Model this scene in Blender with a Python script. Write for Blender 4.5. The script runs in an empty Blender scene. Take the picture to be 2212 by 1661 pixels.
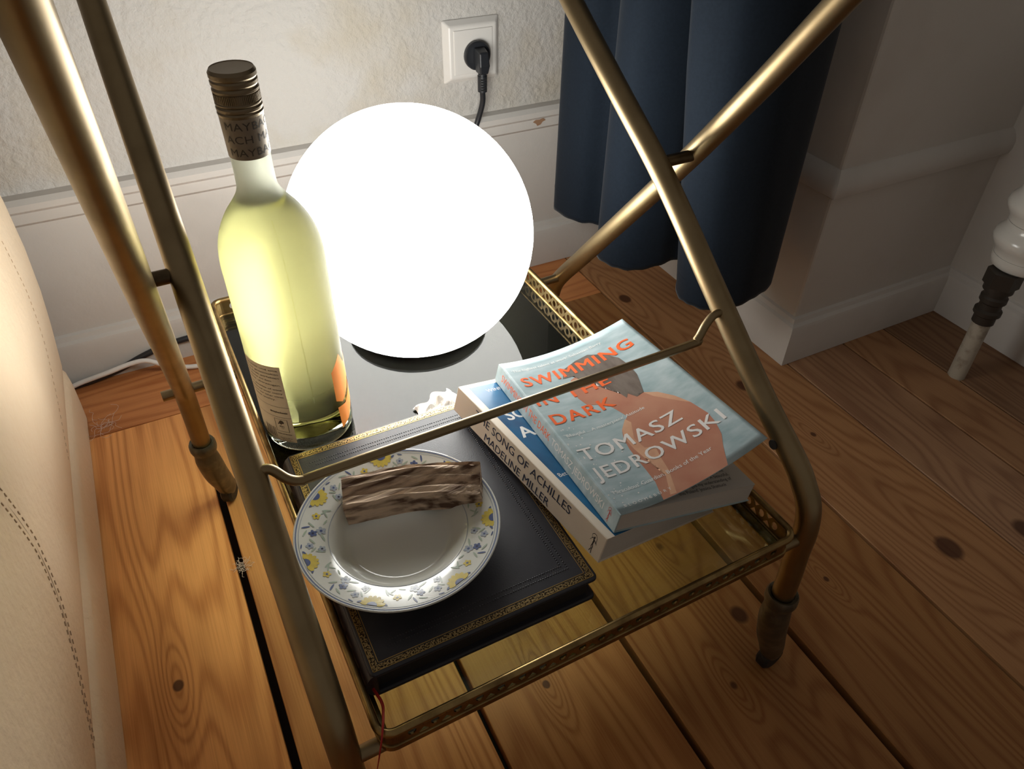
import bpy, bmesh, math, random
from mathutils import Vector, Matrix, noise
random.seed(7)
PI = math.pi
SC = bpy.context.scene
COL = SC.collection

# ------------------------------------------------------------------ camera, world, exposure
CAM = Vector((0.0, 0.0, 0.73))
Rcv = Matrix(((0.89154043, -0.45277682, 0.01219886), (-0.28620126, -0.58401064, -0.7596186), (0.35106195, 0.67373936, -0.65025439)))
cd = bpy.data.cameras.new('camera')
cd.sensor_width = 36.0
cd.lens = 36.0 * 1620.0 / 2212.0
cd.clip_start = 0.01
cam = bpy.data.objects.new('camera', cd)
COL.objects.link(cam)
cam.matrix_world = Matrix.Translation(CAM) @ (Rcv.transposed() @ Matrix(((1, 0, 0), (0, -1, 0), (0, 0, -1)))).to_4x4()
SC.camera = cam
wd = bpy.data.worlds.new('room_ambient')
SC.world = wd
wd.use_nodes = True
wd.node_tree.nodes['Background'].inputs[0].default_value = (1.0, 0.90, 0.80, 1)
wd.node_tree.nodes['Background'].inputs[1].default_value = 0.155
SC.view_settings.view_transform = 'Standard'
SC.view_settings.look = 'None'
SC.view_settings.gamma = 1.0
SC.view_settings.use_curve_mapping = False
SC.view_settings.exposure = 0.0
LAMP_STRENGTH = 12.0
LAMP_COLOR = (1.0, 0.995, 0.945)
SC.cycles.use_adaptive_sampling = True
SC.cycles.adaptive_threshold = 0.06
SC.cycles.max_bounces = 8
SC.cycles.diffuse_bounces = 4
SC.cycles.glossy_bounces = 4
SC.cycles.transmission_bounces = 9
SC.cycles.transparent_max_bounces = 10

# ------------------------------------------------------------------ helpers
def new_obj(name, me, parent=None, mat=None):
    o = bpy.data.objects.new(name, me)
    COL.objects.link(o)
    if parent is not None:
        o.parent = parent
    if mat is not None and me is not None:
        me.materials.append(mat)
    return o

def thing(name, label, cat, loc=(0, 0, 0), rot=None, group=None):
    o = bpy.data.objects.new(name, None)
    COL.objects.link(o)
    o.empty_display_size = 0.02
    M = Matrix.Translation(Vector(loc))
    if rot is not None:
        M = M @ rot.to_4x4()
    o.matrix_world = M
    o['label'] = label
    o['category'] = cat
    if group:
        o['group'] = group
    return o

def tag(o, label, cat, group=None):
    o['label'] = label
    o['category'] = cat
    if group:
        o['group'] = group
    return o

def struct(o):
    o['kind'] = 'structure'
    return o

def mesh(name, v, f, mat=None, parent=None, smooth=False, world=None, bevel=0, seg=2, auto=None):
    """world: matrix of the parent; vertices are then given in world space"""
    me = bpy.data.meshes.new(name)
    if world is not None:
        inv = world.inverted()
        v = [inv @ Vector(p) for p in v]
    me.from_pydata([tuple(p) for p in v], [], f)
    bm = bmesh.new()
    bm.from_mesh(me)
    bmesh.ops.recalc_face_normals(bm, faces=bm.faces)
    bm.to_mesh(me)
    bm.free()
    o = new_obj(name, me, parent, mat)
    if smooth:
        me.shade_smooth()
        if auto is not None:
            me.set_sharp_from_angle(angle=math.radians(auto))
    if bevel:
        m = o.modifiers.new('bevel', 'BEVEL')
        m.width = bevel
        m.segments = seg
        m.limit_method = 'ANGLE'
        m.angle_limit = math.radians(40)
    return o

def box_vf(lo, hi):
    x0, y0, z0 = lo
    x1, y1, z1 = hi
    v = [(x0, y0, z0), (x1, y0, z0), (x1, y1, z0), (x0, y1, z0), (x0, y0, z1), (x1, y0, z1), (x1, y1, z1), (x0, y1, z1)]
    f = [(0, 3, 2, 1), (4, 5, 6, 7), (0, 1, 5, 4), (1, 2, 6, 5), (2, 3, 7, 6), (3, 0, 4, 7)]
    return v, f

def box(name, lo, hi, mat, parent=None, bevel=0, seg=2, world=None):
    v, f = box_vf(lo, hi)
    return mesh(name, v, f, mat, parent, bevel=bevel, seg=seg, world=world, smooth=False)

def join(parts):
    V, F = [], []
    for v, f in parts:
        n = len(V)
        V += list(v)
        F += [tuple(i + n for i in q) for q in f]
    return V, F

def catmull(pts, n=8):
    P = [Vector(p) for p in pts]
    P = [P[0] * 2 - P[1]] + P + [P[-1] * 2 - P[-2]]
    out = []
    for i in range(1, len(P) - 2):
        a, b, c, d = P[i - 1:i + 3]
        for k in range(n):
            t = k / n
            out.append(0.5 * ((2 * b) + (c - a) * t + (2 * a - 5 * b + 4 * c - d) * t * t + (3 * b - a - 3 * c + d) * t ** 3))
    out.append(P[-2])
    return out

def tube_vf(pts, r, n=12, cap=True):
    P = [Vector(p) for p in pts]
    rr = r if isinstance(r, (list, tuple)) else [r] * len(P)
    v, f = [], []
    t0 = (P[1] - P[0]).normalized()
    up = Vector((0, 0, 1)) if abs(t0.z) < 0.9 else Vector((1, 0, 0))
    nrm = (up - t0 * up.dot(t0)).normalized()
    for i, p in enumerate(P):
        t = (P[min(i + 1, len(P) - 1)] - P[max(i - 1, 0)]).normalized()
        nrm = (nrm - t * nrm.dot(t)).normalized()
        b = t.cross(nrm)
        for k in range(n):
            a = 2 * PI * k / n
            v.append(p + (nrm * math.cos(a) + b * math.sin(a)) * rr[i])
    for i in range(len(P) - 1):
        for k in range(n):
            f.append((i * n + k, i * n + (k + 1) % n, (i + 1) * n + (k + 1) % n, (i + 1) * n + k))
    if cap:
        f.append(tuple(range(n - 1, -1, -1)))
        f.append(tuple((len(P) - 1) * n + k for k in range(n)))
    return v, f

def tube(name, pts, r, mat, parent=None, n=14, world=None):
    v, f = tube_vf(pts, r, n)
    return mesh(name, v, f, mat, parent, smooth=True, world=world, auto=50)

def lathe_vf(prof, n=48, closed=False, T=None):
    v, f = [], []
    m = len(prof)
    for (r, z) in prof:
        for k in range(n):
            a = 2 * PI * k / n
            v.append(Vector((r * math.cos(a), r * math.sin(a), z)))
    for i in range(m - 1 if not closed else m):
        j = (i + 1) % m
        for k in range(n):
            f.append((i * n + k, i * n + (k + 1) % n, j * n + (k + 1) % n, j * n + k))
    if not closed:
        if prof[0][0] > 1e-6:
            f.append(tuple(range(n - 1, -1, -1)))
        if prof[-1][0] > 1e-6:
            f.append(tuple((m - 1) * n + k for k in range(n)))
    if T is not None:
        v = [T @ p for p in v]
    return v, f

def lathe(name, prof, mat, parent=None, n=48, closed=False, T=None, world=None, auto=35):
    v, f = lathe_vf(prof, n, closed, T)
    o = mesh(name, v, f, mat, parent, smooth=True, world=world, auto=auto)
    return o

def grid_vf(fn, nu, nv):
    v = [Vector(fn(i / nu, j / nv)) for j in range(nv + 1) for i in range(nu + 1)]
    f = [(j * (nu + 1) + i, j * (nu + 1) + i + 1, (j + 1) * (nu + 1) + i + 1, (j + 1) * (nu + 1) + i) for j in range(nv) for i in range(nu)]
    return v, f

def solidify(o, t, offset=-1):
    m = o.modifiers.new('thickness', 'SOLIDIFY')
    m.thickness = t
    m.offset = offset
    return o

def to_mesh(curve_obj):
    bpy.context.view_layer.update()
    dg = bpy.context.evaluated_depsgraph_get()
    ev = curve_obj.evaluated_get(dg)
    me = ev.to_mesh()
    V = [v.co.copy() for v in me.vertices]
    F = [tuple(p.vertices) for p in me.polygons]
    ev.to_mesh_clear()
    cu = curve_obj.data
    bpy.data.objects.remove(curve_obj)
    bpy.data.curves.remove(cu)
    return V, F

def text_vf(s, bold=0.0, spacing=1.0):
    cu = bpy.data.curves.new('t', 'FONT')
    cu.body = s
    cu.size = 1.0
    cu.space_character = spacing
    cu.resolution_u = 3
    cu.fill_mode = 'FRONT'
    o = bpy.data.objects.new('t', cu)
    COL.objects.link(o)
    return to_mesh(o)

_h = text_vf('H')[0]
CAP = max(p.y for p in _h) - min(p.y for p in _h)

def refine(V, F, maxlen):
    bm = bmesh.new()
    vs = [bm.verts.new(p) for p in V]
    for q in F:
        try:
            bm.faces.new([vs[i] for i in q])
        except ValueError:
            pass
    bmesh.ops.remove_doubles(bm, verts=bm.verts, dist=1e-6)
    bmesh.ops.triangulate(bm, faces=bm.faces)
    for _ in range(5):
        es = [e for e in bm.edges if e.calc_length() > maxlen]
        if not es:
            break
        bmesh.ops.subdivide_edges(bm, edges=es, cuts=1)
        bmesh.ops.triangulate(bm, faces=bm.faces)
    bm.verts.index_update()
    V2 = [v.co.copy() for v in bm.verts]
    F2 = [tuple(v.index for v in f.verts) for f in bm.faces]
    bm.free()
    return V2, F2

def put_text(s, fn, x0, x1, y0, cap, mat, parent, name='printed_text', bold=0.0, spacing=1.0, fine=0.12, align='fit'):
    """lay text into a surface: fn(x, y) gives a point; text runs x0..x1, baseline y0, capital height cap (signed)"""
    V, F = text_vf(s, 0, spacing)
    V, F = refine(V, F, fine)
    nv0 = len(V)
    if bold:
        V, F = join([([p + Vector((dx * bold, dy * bold, 0)) for p in V], F) for dx, dy in ((-1, -.4), (1, -.4), (-1, .4), (1, .4), (0, 0))])
    a = min(p.x for p in V)
    b = max(p.x for p in V)
    k = (x1 - x0) / (b - a)
    W = []
    e = abs(cap) * .05
    for i, p in enumerate(V):
        x, y = x0 + (p.x - a) * k, y0 + p.y / CAP * cap
        q = fn(x, y)
        if i >= nv0:      # the thickening copies lie a hair apart, never in one plane
            nn = (fn(x + abs(x1 - x0) * .01, y) - q).cross(fn(x, y + math.copysign(e, cap)) - q).normalized()
            q = q + nn * (.00002 * (i // nv0))
        W.append(q)
    o = mesh(name, W, F, mat, parent)
    return o

def poly_on(pts, fn, mat, parent, name, maxlen=0.05):
    bm = bmesh.new()
    vs = [bm.verts.new((p[0], p[1], 0)) for p in pts]
    f = bm.faces.new(vs)
    bmesh.ops.triangulate(bm, faces=[f])
    V = [v.co.copy() for v in bm.verts]
    bm.verts.index_update()
    F = [tuple(v.index for v in q.verts) for q in bm.faces]
    bm.free()
    V, F = refine(V, F, maxlen)
    return mesh(name, [fn(p.x, p.y) for p in V], F, mat, parent, smooth=True)

# ------------------------------------------------------------------ materials
def nodes_of(name):
    m = bpy.data.materials.new(name)
    m.use_nodes = True
    nt = m.node_tree
    return m, nt, nt.nodes, nt.links, nt.nodes['Principled BSDF']

def ramp(N, stops):
    r = N.new('ShaderNodeValToRGB')
    e = r.color_ramp.elements
    e[0].position, e[0].color = stops[0][0], (*stops[0][1], 1)
    e[1].position, e[1].color = stops[-1][0], (*stops[-1][1], 1)
    for p, c in stops[1:-1]:
        q = e.new(p)
        q.color = (*c, 1)
    return r

def mat(name, col, rough=0.5, metal=0.0, col2=None, scale=20.0, stretch=(1, 1, 1), lo=0.35, hi=0.65, bump=None, sheen=0, coat=0, spec=None, detail=4, rough2=None, sss=0):
    m, nt, N, L, B = nodes_of(name)
    B.inputs['Base Color'].default_value = (*col, 1)
    B.inputs['Roughness'].default_value = rough
    B.inputs['Metallic'].default_value = metal
    if spec is not None:
        B.inputs['Specular IOR Level'].default_value = spec
    if sheen:
        B.inputs['Sheen Weight'].default_value = sheen
        B.inputs['Sheen Roughness'].default_value = 0.4
    if coat:
        B.inputs['Coat Weight'].default_value = coat
        B.inputs['Coat Roughness'].default_value = 0.12
    if sss:
        B.inputs['Subsurface Weight'].default_value = sss
        B.inputs['Subsurface Radius'].default_value = (0.01, 0.008, 0.006)
    tc = N.new('ShaderNodeTexCoord')
    if col2 is not None:
        mp = N.new('ShaderNodeMapping')
        mp.inputs['Scale'].default_value = stretch
        L.new(tc.outputs['Object'], mp.inputs['Vector'])
        ns = N.new('ShaderNodeTexNoise')
        ns.inputs['Scale'].default_value = scale
        ns.inputs['Detail'].default_value = detail
        L.new(mp.outputs[0], ns.inputs['Vector'])
        r = ramp(N, [(lo, col), (hi, col2)])
        L.new(ns.outputs['Fac'], r.inputs[0])
        L.new(r.outputs[0], B.inputs['Base Color'])
        if rough2 is not None:
            mr = N.new('ShaderNodeMapRange')
            mr.inputs['From Min'].default_value = lo
            mr.inputs['From Max'].default_value = hi
            mr.inputs['To Min'].default_value = rough
            mr.inputs['To Max'].default_value = rough2
            L.new(ns.outputs['Fac'], mr.inputs[0])
            L.new(mr.outputs[0], B.inputs['Roughness'])
    if bump:
        bs, bst, bd = bump[:3]
        n2 = N.new('ShaderNodeTexNoise')
        n2.inputs['Scale'].default_value = bs
        n2.inputs['Detail'].default_value = 5
        if len(bump) > 3:
            mp2 = N.new('ShaderNodeMapping')
            mp2.inputs['Scale'].default_value = bump[3]
            L.new(tc.outputs['Object'], mp2.inputs['Vector'])
            L.new(mp2.outputs[0], n2.inputs['Vector'])
        else:
            L.new(tc.outputs['Object'], n2.inputs['Vector'])
        bn = N.new('ShaderNodeBump')
        bn.inputs['Strength'].default_value = bst
        bn.inputs['Distance'].default_value = bd
        L.new(n2.outputs['Fac'], bn.inputs['Height'])
        L.new(bn.outputs[0], B.inputs['Normal'])
    return m

KNOTS = [(kx, ky, kr * .78, ks) for kx, ky, kr, ks in [(-0.122, 0.487, .007, 1), (0.2124, 0.3213, .005, 1), (0.4429, 0.2968, .012, .8), (0.7299, 0.2554, .019, .9), (0.6737, 0.8743, .013, 1),
         (0.7047, 0.6012, .013, .8), (0.8392, 0.2318, .018, .8), (0.5642, 0.2885, .004, .8), (0.4181, 0.4124, .006, .5), (0.3837, 0.2346, .005, .6), (0.7243, 0.4753, .005, .8)]]

def pine(name, along='y', knots=(), tone=1.0, grey=0.0, light=(0.66, 0.315, 0.112), dark=(0.44, 0.175, 0.055)):
    m, nt, N, L, B = nodes_of(name)
    g = N.new('ShaderNodeNewGeometry')
    oi = N.new('ShaderNodeObjectInfo')
    sp = N.new('ShaderNodeSeparateXYZ')
    L.new(g.outputs['Position'], sp.inputs[0])
    def mth(op, a, b=None, c=None, clamp=False):
        n = N.new('ShaderNodeMath')
        n.operation = op
        n.use_clamp = clamp
        for i, q in enumerate((a, b, c)):
            if q is None:
                continue
            if isinstance(q, (int, float)):
                n.inputs[i].default_value = q
            else:
                L.new(q, n.inputs[i])
        return n.outputs[0]
    X, Y = (sp.outputs['X'], sp.outputs['Y']) if along == 'y' else (sp.outputs['Y'], sp.outputs['X'])
    rnd = oi.outputs['Random']
    # contours of a stretched noise give the flame grain
    cb = N.new('ShaderNodeCombineXYZ')
    L.new(mth('MULTIPLY_ADD', X, 9.0, mth('MULTIPLY', rnd, 37.0)), cb.inputs[0])
    L.new(mth('MULTIPLY_ADD', Y, 0.9, mth('MULTIPLY', rnd, 91.0)), cb.inputs[1])
    n1 = N.new('ShaderNodeTexNoise')
    n1.inputs['Scale'].default_value = 1.0
    n1.inputs['Detail'].default_value = 1.5
    L.new(cb.outputs[0], n1.inputs['Vector'])
    val = n1.outputs['Fac']
    darkm = None
    for kx, ky, r, st in knots:
        dx = mth('MULTIPLY', mth('SUBTRACT', X, kx), 1.0 / r)
        dy = mth('MULTIPLY', mth('SUBTRACT', Y, ky), 0.8 / r)
        d2 = mth('ADD', mth('MULTIPLY', dx, dx), mth('MULTIPLY', dy, dy))
        dyl = mth('MULTIPLY', dy, 0.35)
        d2l = mth('ADD', mth('MULTIPLY', dx, dx), mth('MULTIPLY', dyl, dyl))
        ex = mth('POWER', 2.718, mth('MULTIPLY', d2l, -0.12))
        val = mth('MULTIPLY_ADD', ex, 0.16, val)
        dk = mth('MULTIPLY', mth('SUBTRACT', 1.25, d2, clamp=True), st * 1.6, clamp=True)
        darkm = dk if darkm is None else mth('MAXIMUM', darkm, dk)
    ring = mth('MULTIPLY_ADD', mth('SINE', mth('MULTIPLY', val, 150.0)), 0.5, 0.5)
    ring = mth('POWER', ring, 2.2)
    cf = N.new('ShaderNodeCombineXYZ')
    L.new(mth('MULTIPLY', X, 700.0), cf.inputs[0])
    L.new(mth('MULTIPLY_ADD', Y, 9.0, mth('MULTIPLY', rnd, 50.0)), cf.inputs[1])
    n2 = N.new('ShaderNodeTexNoise')
    n2.inputs['Scale'].default_value = 1.0
    n2.inputs['Detail'].default_value = 2
    L.new(cf.outputs[0], n2.inputs['Vector'])
    cl = N.new('ShaderNodeCombineXYZ')
    L.new(mth('MULTIPLY_ADD', X, 16.0, mth('MULTIPLY', rnd, 17.0)), cl.inputs[0])
    L.new(mth('MULTIPLY', Y, 3.0), cl.inputs[1])
    n3 = N.new('ShaderNodeTexNoise')
    n3.inputs['Scale'].default_value = 1.0
    n3.inputs['Detail'].default_value = 3
    L.new(cl.outputs[0], n3.inputs['Vector'])
    fac = mth('ADD', mth('MULTIPLY', ring, 0.72), mth('MULTIPLY', mth('SUBTRACT', n2.outputs['Fac'], 0.42), 1.1), clamp=True)
    mix = N.new('ShaderNodeMix')
    mix.data_type = 'RGBA'
    mix.inputs['A'].default_value = (*light, 1)
    mix.inputs['B'].default_value = (*dark, 1)
    L.new(fac, mix.inputs['Factor'])
    # broad stain patches
    mr = N.new('ShaderNodeMapRange')
    mr.inputs['From Min'].default_value = 0.5
    mr.inputs['From Max'].default_value = 0.75
    L.new(n3.outputs['Fac'], mr.inputs[0])
    mx2 = N.new('ShaderNodeMix')
    mx2.data_type = 'RGBA'
    mx2.blend_type = 'MULTIPLY'
    mx2.inputs['B'].default_value = (0.62, 0.56, 0.50, 1)
    L.new(mth('MULTIPLY', mr.outputs[0], 0.7), mx2.inputs['Factor'])
    L.new(mix.outputs['Result'], mx2.inputs['A'])
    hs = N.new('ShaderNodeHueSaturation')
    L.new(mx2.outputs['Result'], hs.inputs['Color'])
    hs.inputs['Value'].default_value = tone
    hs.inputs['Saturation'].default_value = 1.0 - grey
    last = hs.outputs[0]
    if darkm is not None:
        mx3 = N.new('ShaderNodeMix')
        mx3.data_type = 'RGBA'
        mx3.inputs['B'].default_value = (0.055, 0.018, 0.010, 1)
        L.new(mth('MULTIPLY', darkm, 0.85), mx3.inputs['Factor'])
        L.new(last, mx3.inputs['A'])
        last = mx3.outputs['Result']
    L.new(last, B.inputs['Base Color'])
    B.inputs['Roughness'].default_value = 0.42
    B.inputs['Specular IOR Level'].default_value = 0.2
    bn = N.new('ShaderNodeBump')
    bn.inputs['Strength'].default_value = 0.25
    bn.inputs['Distance'].default_value = 0.0006
    L.new(fac, bn.inputs['Height'])
    L.new(bn.outputs[0], B.inputs['Normal'])
    return m

def plaster(name, col, stain, sc=1.0, dist=0.006, strength=0.55):
    m, nt, N, L, B = nodes_of(name)
    g = N.new('ShaderNodeNewGeometry')
    a = N.new('ShaderNodeTexNoise')
    a.inputs['Scale'].default_value = 105 * sc
    a.inputs['Detail'].default_value = 5
    a.inputs['Roughness'].default_value = 0.55
    a.inputs['Distortion'].default_value = 0.15
    b = N.new('ShaderNodeTexNoise')
    b.inputs['Scale'].default_value = 9
    b.inputs['Detail'].default_value = 3
    for q in (a, b):
        L.new(g.outputs['Position'], q.inputs['Vector'])
    r = ramp(N, [(0.5, col), (0.72, stain)])
    L.new(b.outputs['Fac'], r.inputs[0])
    L.new(r.outputs[0], B.inputs['Base Color'])
    B.inputs['Roughness'].default_value = 0.62
    B.inputs['Specular IOR Level'].default_value = 0.3
    bn = N.new('ShaderNodeBump')
    bn.inputs['Strength'].default_value = strength
    bn.inputs['Distance'].default_value = dist
    L.new(a.outputs['Fac'], bn.inputs['Height'])
    L.new(bn.outputs[0], B.inputs['Normal'])
    return m

def clear_glass(name, tint, ior=1.5, rough=0.0, dust=0.0):
    """pane glass: fresnel reflection over a tinted see-through body"""
    m, nt, N, L, B = nodes_of(name)
    N.remove(B)
    out = N['Material Output']
    fr = N.new('ShaderNodeFresnel')
    fr.inputs['IOR'].default_value = ior
    tr = N.new('ShaderNodeBsdfTransparent')
    tr.inputs[0].default_value = (*tint, 1)
    gl = N.new('ShaderNodeBsdfGlossy')
    gl.inputs['Roughness'].default_value = rough
    mx = N.new('ShaderNodeMixShader')
    L.new(fr.outputs[0], mx.inputs[0])
    L.new(tr.outputs[0], mx.inputs[1])
    L.new(gl.outputs[0], mx.inputs[2])
    last = mx
    if dust:
        g = N.new('ShaderNodeNewGeometry')
        a = N.new('ShaderNodeTexNoise')
        a.inputs['Scale'].default_value = 1400
        a.inputs['Detail'].default_value = 1
        b = N.new('ShaderNodeTexNoise')
        b.inputs['Scale'].default_value = 14
        for q in (a, b):
            L.new(g.outputs['Position'], q.inputs['Vector'])
        r = N.new('ShaderNodeMapRange')
        r.inputs['From Min'].default_value = 0.52
        r.inputs['From Max'].default_value = 0.75
        L.new(a.outputs['Fac'], r.inputs[0])
        m1 = N.new('ShaderNodeMath')
        m1.operation = 'MULTIPLY'
        L.new(r.outputs[0], m1.inputs[0])
        L.new(b.outputs['Fac'], m1.inputs[1])
        m2 = N.new('ShaderNodeMath')
        m2.operation = 'MULTIPLY_ADD'
        L.new(m1.outputs[0], m2.inputs[0])
        m2.inputs[1].default_value = dust * 3
        m2.inputs[2].default_value = dust * .18
        df = N.new('ShaderNodeBsdfDiffuse')
        df.inputs[0].default_value = (0.5, 0.47, 0.42, 1)
        m3 = N.new('ShaderNodeMixShader')
        L.new(m2.outputs[0], m3.inputs[0])
        L.new(mx.outputs[0], m3.inputs[1])
        L.new(df.outputs[0], m3.inputs[2])
        last = m3
    L.new(last.outputs[0], out.inputs['Surface'])
    return m

def real_glass(name, col, ior, rough=0.0, clear_below=None, milk=0.0, milk_col=(1, 1, 1)):
    m, nt, N, L, B = nodes_of(name)
    N.remove(B)
    gl = N.new('ShaderNodeBsdfGlass')
    gl.inputs['Color'].default_value = (*col, 1)
    gl.inputs['IOR'].default_value = ior
    gl.inputs['Roughness'].default_value = rough
    if clear_below:
        tc = N.new('ShaderNodeTexCoord')
        sp = N.new('ShaderNodeSeparateXYZ')
        L.new(tc.outputs['Object'], sp.inputs[0])
        mr = N.new('ShaderNodeMapRange')
        mr.inputs['From Min'].default_value = clear_below[0]
        mr.inputs['From Max'].default_value = clear_below[1]
        mr.inputs['To Min'].default_value = 0.02
        mr.inputs['To Max'].default_value = rough
        L.new(sp.outputs['Z'], mr.inputs[0])
        L.new(mr.outputs[0], gl.inputs['Roughness'])
        if milk:
            m2 = N.new('ShaderNodeMapRange')
            m2.inputs['From Min'].default_value = clear_below[0]
            m2.inputs['From Max'].default_value = clear_below[1]
            m2.inputs['To Max'].default_value = milk
            L.new(sp.outputs['Z'], m2.inputs[0])
            tl = N.new('ShaderNodeBsdfTranslucent')
            tl.inputs[0].default_value = (*milk_col, 1)
            mx = N.new('ShaderNodeMixShader')
            L.new(m2.outputs[0], mx.inputs[0])
            L.new(gl.outputs[0], mx.inputs[1])
            L.new(tl.outputs[0], mx.inputs[2])
            L.new(mx.outputs[0], N['Material Output'].inputs['Surface'])
            return m
    L.new(gl.outputs[0], N['Material Output'].inputs['Surface'])
    return m

def emission(name, col, st):
    m, nt, N, L, B = nodes_of(name)
    B.inputs['Base Color'].default_value = (0.8, 0.8, 0.8, 1)
    B.inputs['Roughness'].default_value = 0.25
    B.inputs['Emission Color'].default_value = (*col, 1)
    B.inputs['Emission Strength'].default_value = st
    return m

M = {}
M['pine_x'] = pine('pine_border', 'x', (), light=(0.60, 0.25, 0.09), dark=(0.43, 0.15, 0.05))
M['gap'] = mat('dark_subfloor', (0.012, 0.009, 0.007), 0.9)
M['plaster'] = plaster('wall_plaster', (0.54, 0.52, 0.495), (0.50, 0.455, 0.385))
M['plaster_side'] = plaster('side_plaster', (0.60, 0.575, 0.54), (0.56, 0.53, 0.49), sc=.7, dist=.0015, strength=.35)
M['paint'] = plaster('gloss_paint', (0.60, 0.575, 0.545), (0.55, 0.525, 0.495), sc=.5, dist=.002, strength=.3)
M['chip'] = mat('bare_wood_chip', (0.33, 0.19, 0.11), 0.8)
M['brass'] = mat('aged_brass', (0.33, 0.25, 0.14), 0.37, 1.0, col2=(0.25, 0.185, 0.10), scale=35, lo=.3, hi=.8, rough2=.42)
M['brass_gallery'] = mat('gallery_brass', (0.36, 0.245, 0.10), 0.30, 1.0, col2=(0.16, 0.10, 0.04), scale=60, lo=.4, hi=.7, rough2=.38)
M['brass_dark'] = mat('dark_brass', (0.16, 0.115, 0.065), 0.42, 1.0, col2=(0.07, 0.05, 0.03), scale=60)
M['bronze'] = mat('verdigris_bronze', (0.11, 0.10, 0.075), 0.40, 0.7, col2=(0.21, 0.19, 0.135), scale=80, lo=.45, hi=.75)
M['rubber'] = mat('black_rubber', (0.012, 0.012, 0.012), 0.55)
M['shelf_glass'] = clear_glass('shelf_glass', (0.885, 0.93, 0.80), ior=1.43, dust=.013)
M['globe'] = emission('opal_glass_lit', LAMP_COLOR, LAMP_STRENGTH)
M['white_plastic'] = mat('white_plastic', (0.62, 0.61, 0.58), 0.35)
M['socket'] = mat('socket_plastic', (0.70, 0.68, 0.65), 0.32)
M['black_plastic'] = mat('black_plastic', (0.016, 0.018, 0.022), 0.4)
M['white_cable'] = mat('white_cable', (0.78, 0.76, 0.73), 0.4)
M['bottle_glass'] = real_glass('bottle_glass', (0.80, 0.81, 0.77), 1.5, .60, clear_below=(.030, .105), milk=.45, milk_col=(.80, .80, .70))
M['inner_glass'] = real_glass('inner_glass', (1.0, 1.0, 0.97), 1.5, .15)
M['wine'] = real_glass('white_wine', (0.86, 0.845, 0.60), 1.34)
M['capsule'] = mat('brown_capsule', (0.27, 0.22, 0.16), 0.42, 0.3, col2=(0.24, 0.19, 0.135), scale=90)
M['capsule_cap'] = mat('bronze_cap', (0.22, 0.17, 0.105), 0.33, 0.8)
M['capsule_ink'] = mat('capsule_ink', (0.055, 0.042, 0.03), 0.5)
M['label'] = mat('tan_label', (0.86, 0.76, 0.58), 0.6)
M['label_ink'] = mat('label_ink', (0.10, 0.075, 0.05), 0.6)
M['orange'] = mat('orange_print', (0.86, 0.25, 0.02), 0.5)
M['leather_dark'] = mat('navy_leather', (0.022, 0.022, 0.030), 0.40, col2=(0.034, 0.033, 0.040), scale=30, bump=(900, .25, .0004), spec=.5)
M['leather_edge'] = mat('maroon_leather', (0.030, 0.020, 0.022), 0.45, bump=(700, .2, .0004))
M['page_dark'] = mat('dark_page_edges', (0.03, 0.022, 0.018), 0.7, bump=(300, .5, .001, (1, 1, 12)))
M['gold'] = mat('gold_tooling', (0.46, 0.33, 0.15), 0.36, 0.9, col2=(0.025, 0.018, 0.015), scale=850, lo=.46, hi=.56, detail=2)
M['gold_line'] = mat('gold_line', (0.55, 0.36, 0.12), 0.35, 0.9)
M['ribbon'] = mat('red_ribbon', (0.42, 0.015, 0.012), 0.5)
M['porcelain'] = mat('porcelain', (0.66, 0.665, 0.62), 0.12, coat=.3)
M['blue_glaze'] = mat('blue_glaze', (0.19, 0.225, 0.33), 0.15)
M['flower_yellow'] = mat('yellow_flower_print', (0.66, 0.52, 0.10), 0.15, col2=(0.58, 0.46, 0.10), scale=300)
M['flower_blue'] = mat('blue_flower_print', (0.10, 0.13, 0.26), 0.15)
M['flower_pale'] = mat('pale_blue_print', (0.36, 0.40, 0.46), 0.15)
M['leaf'] = mat('sage_leaf_print', (0.37, 0.44, 0.36), 0.15)
M['log'] = mat('split_wood', (0.68, 0.52, 0.39), 0.8, col2=(0.13, 0.075, 0.05), scale=85, stretch=(.09, 2.0, 1.5), lo=.42, hi=.62, bump=(160, 1.0, .004, (.10, 2.0, 2.0)), spec=.2)
M['log_smooth'] = mat('cut_wood', (0.40, 0.25, 0.16), 0.6, col2=(0.28, 0.16, 0.10), scale=60, stretch=(.15, 2, 2))
M['paper'] = mat('page_paper', (0.56, 0.51, 0.45), 0.85, bump=(40, .7, .0008, (.02, .02, 40)))
M['page_top'] = mat('page_face', (0.50, 0.455, 0.41), 0.85)
M['page_ink'] = mat('page_ink', (0.05, 0.045, 0.04), 0.8)
M['spine_cream'] = mat('cream_cover', (0.80, 0.70, 0.58), 0.35, col2=(0.76, 0.66, 0.55), scale=30)
M['cover_blue'] = mat('blue_cover', (0.012, 0.07, 0.17), 0.28, col2=(0.02, 0.16, 0.34), scale=28, lo=.3, hi=.7, bump=(200, .1, .0003))
M['white_ink'] = mat('white_ink', (0.82, 0.82, 0.80), 0.5)
M['pale_ink'] = mat('pale_ink', (0.80, 0.77, 0.75), 0.5)
M['navy_ink'] = mat('navy_ink', (0.02, 0.03, 0.07), 0.5)
M['black_ink'] = mat('black_ink', (0.015, 0.013, 0.012), 0.5)
M['orange_ink'] = mat('orange_ink', (0.88, 0.14, 0.025), 0.5)
M['red_ink'] = mat('red_ink', (0.55, 0.06, 0.05), 0.5)
M['water'] = mat('water_cover', (0.29, 0.40, 0.43), 0.42, col2=(0.48, 0.57, 0.60), scale=70, stretch=(.55, 1.6, 1), lo=.3, hi=.72, detail=6)
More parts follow.
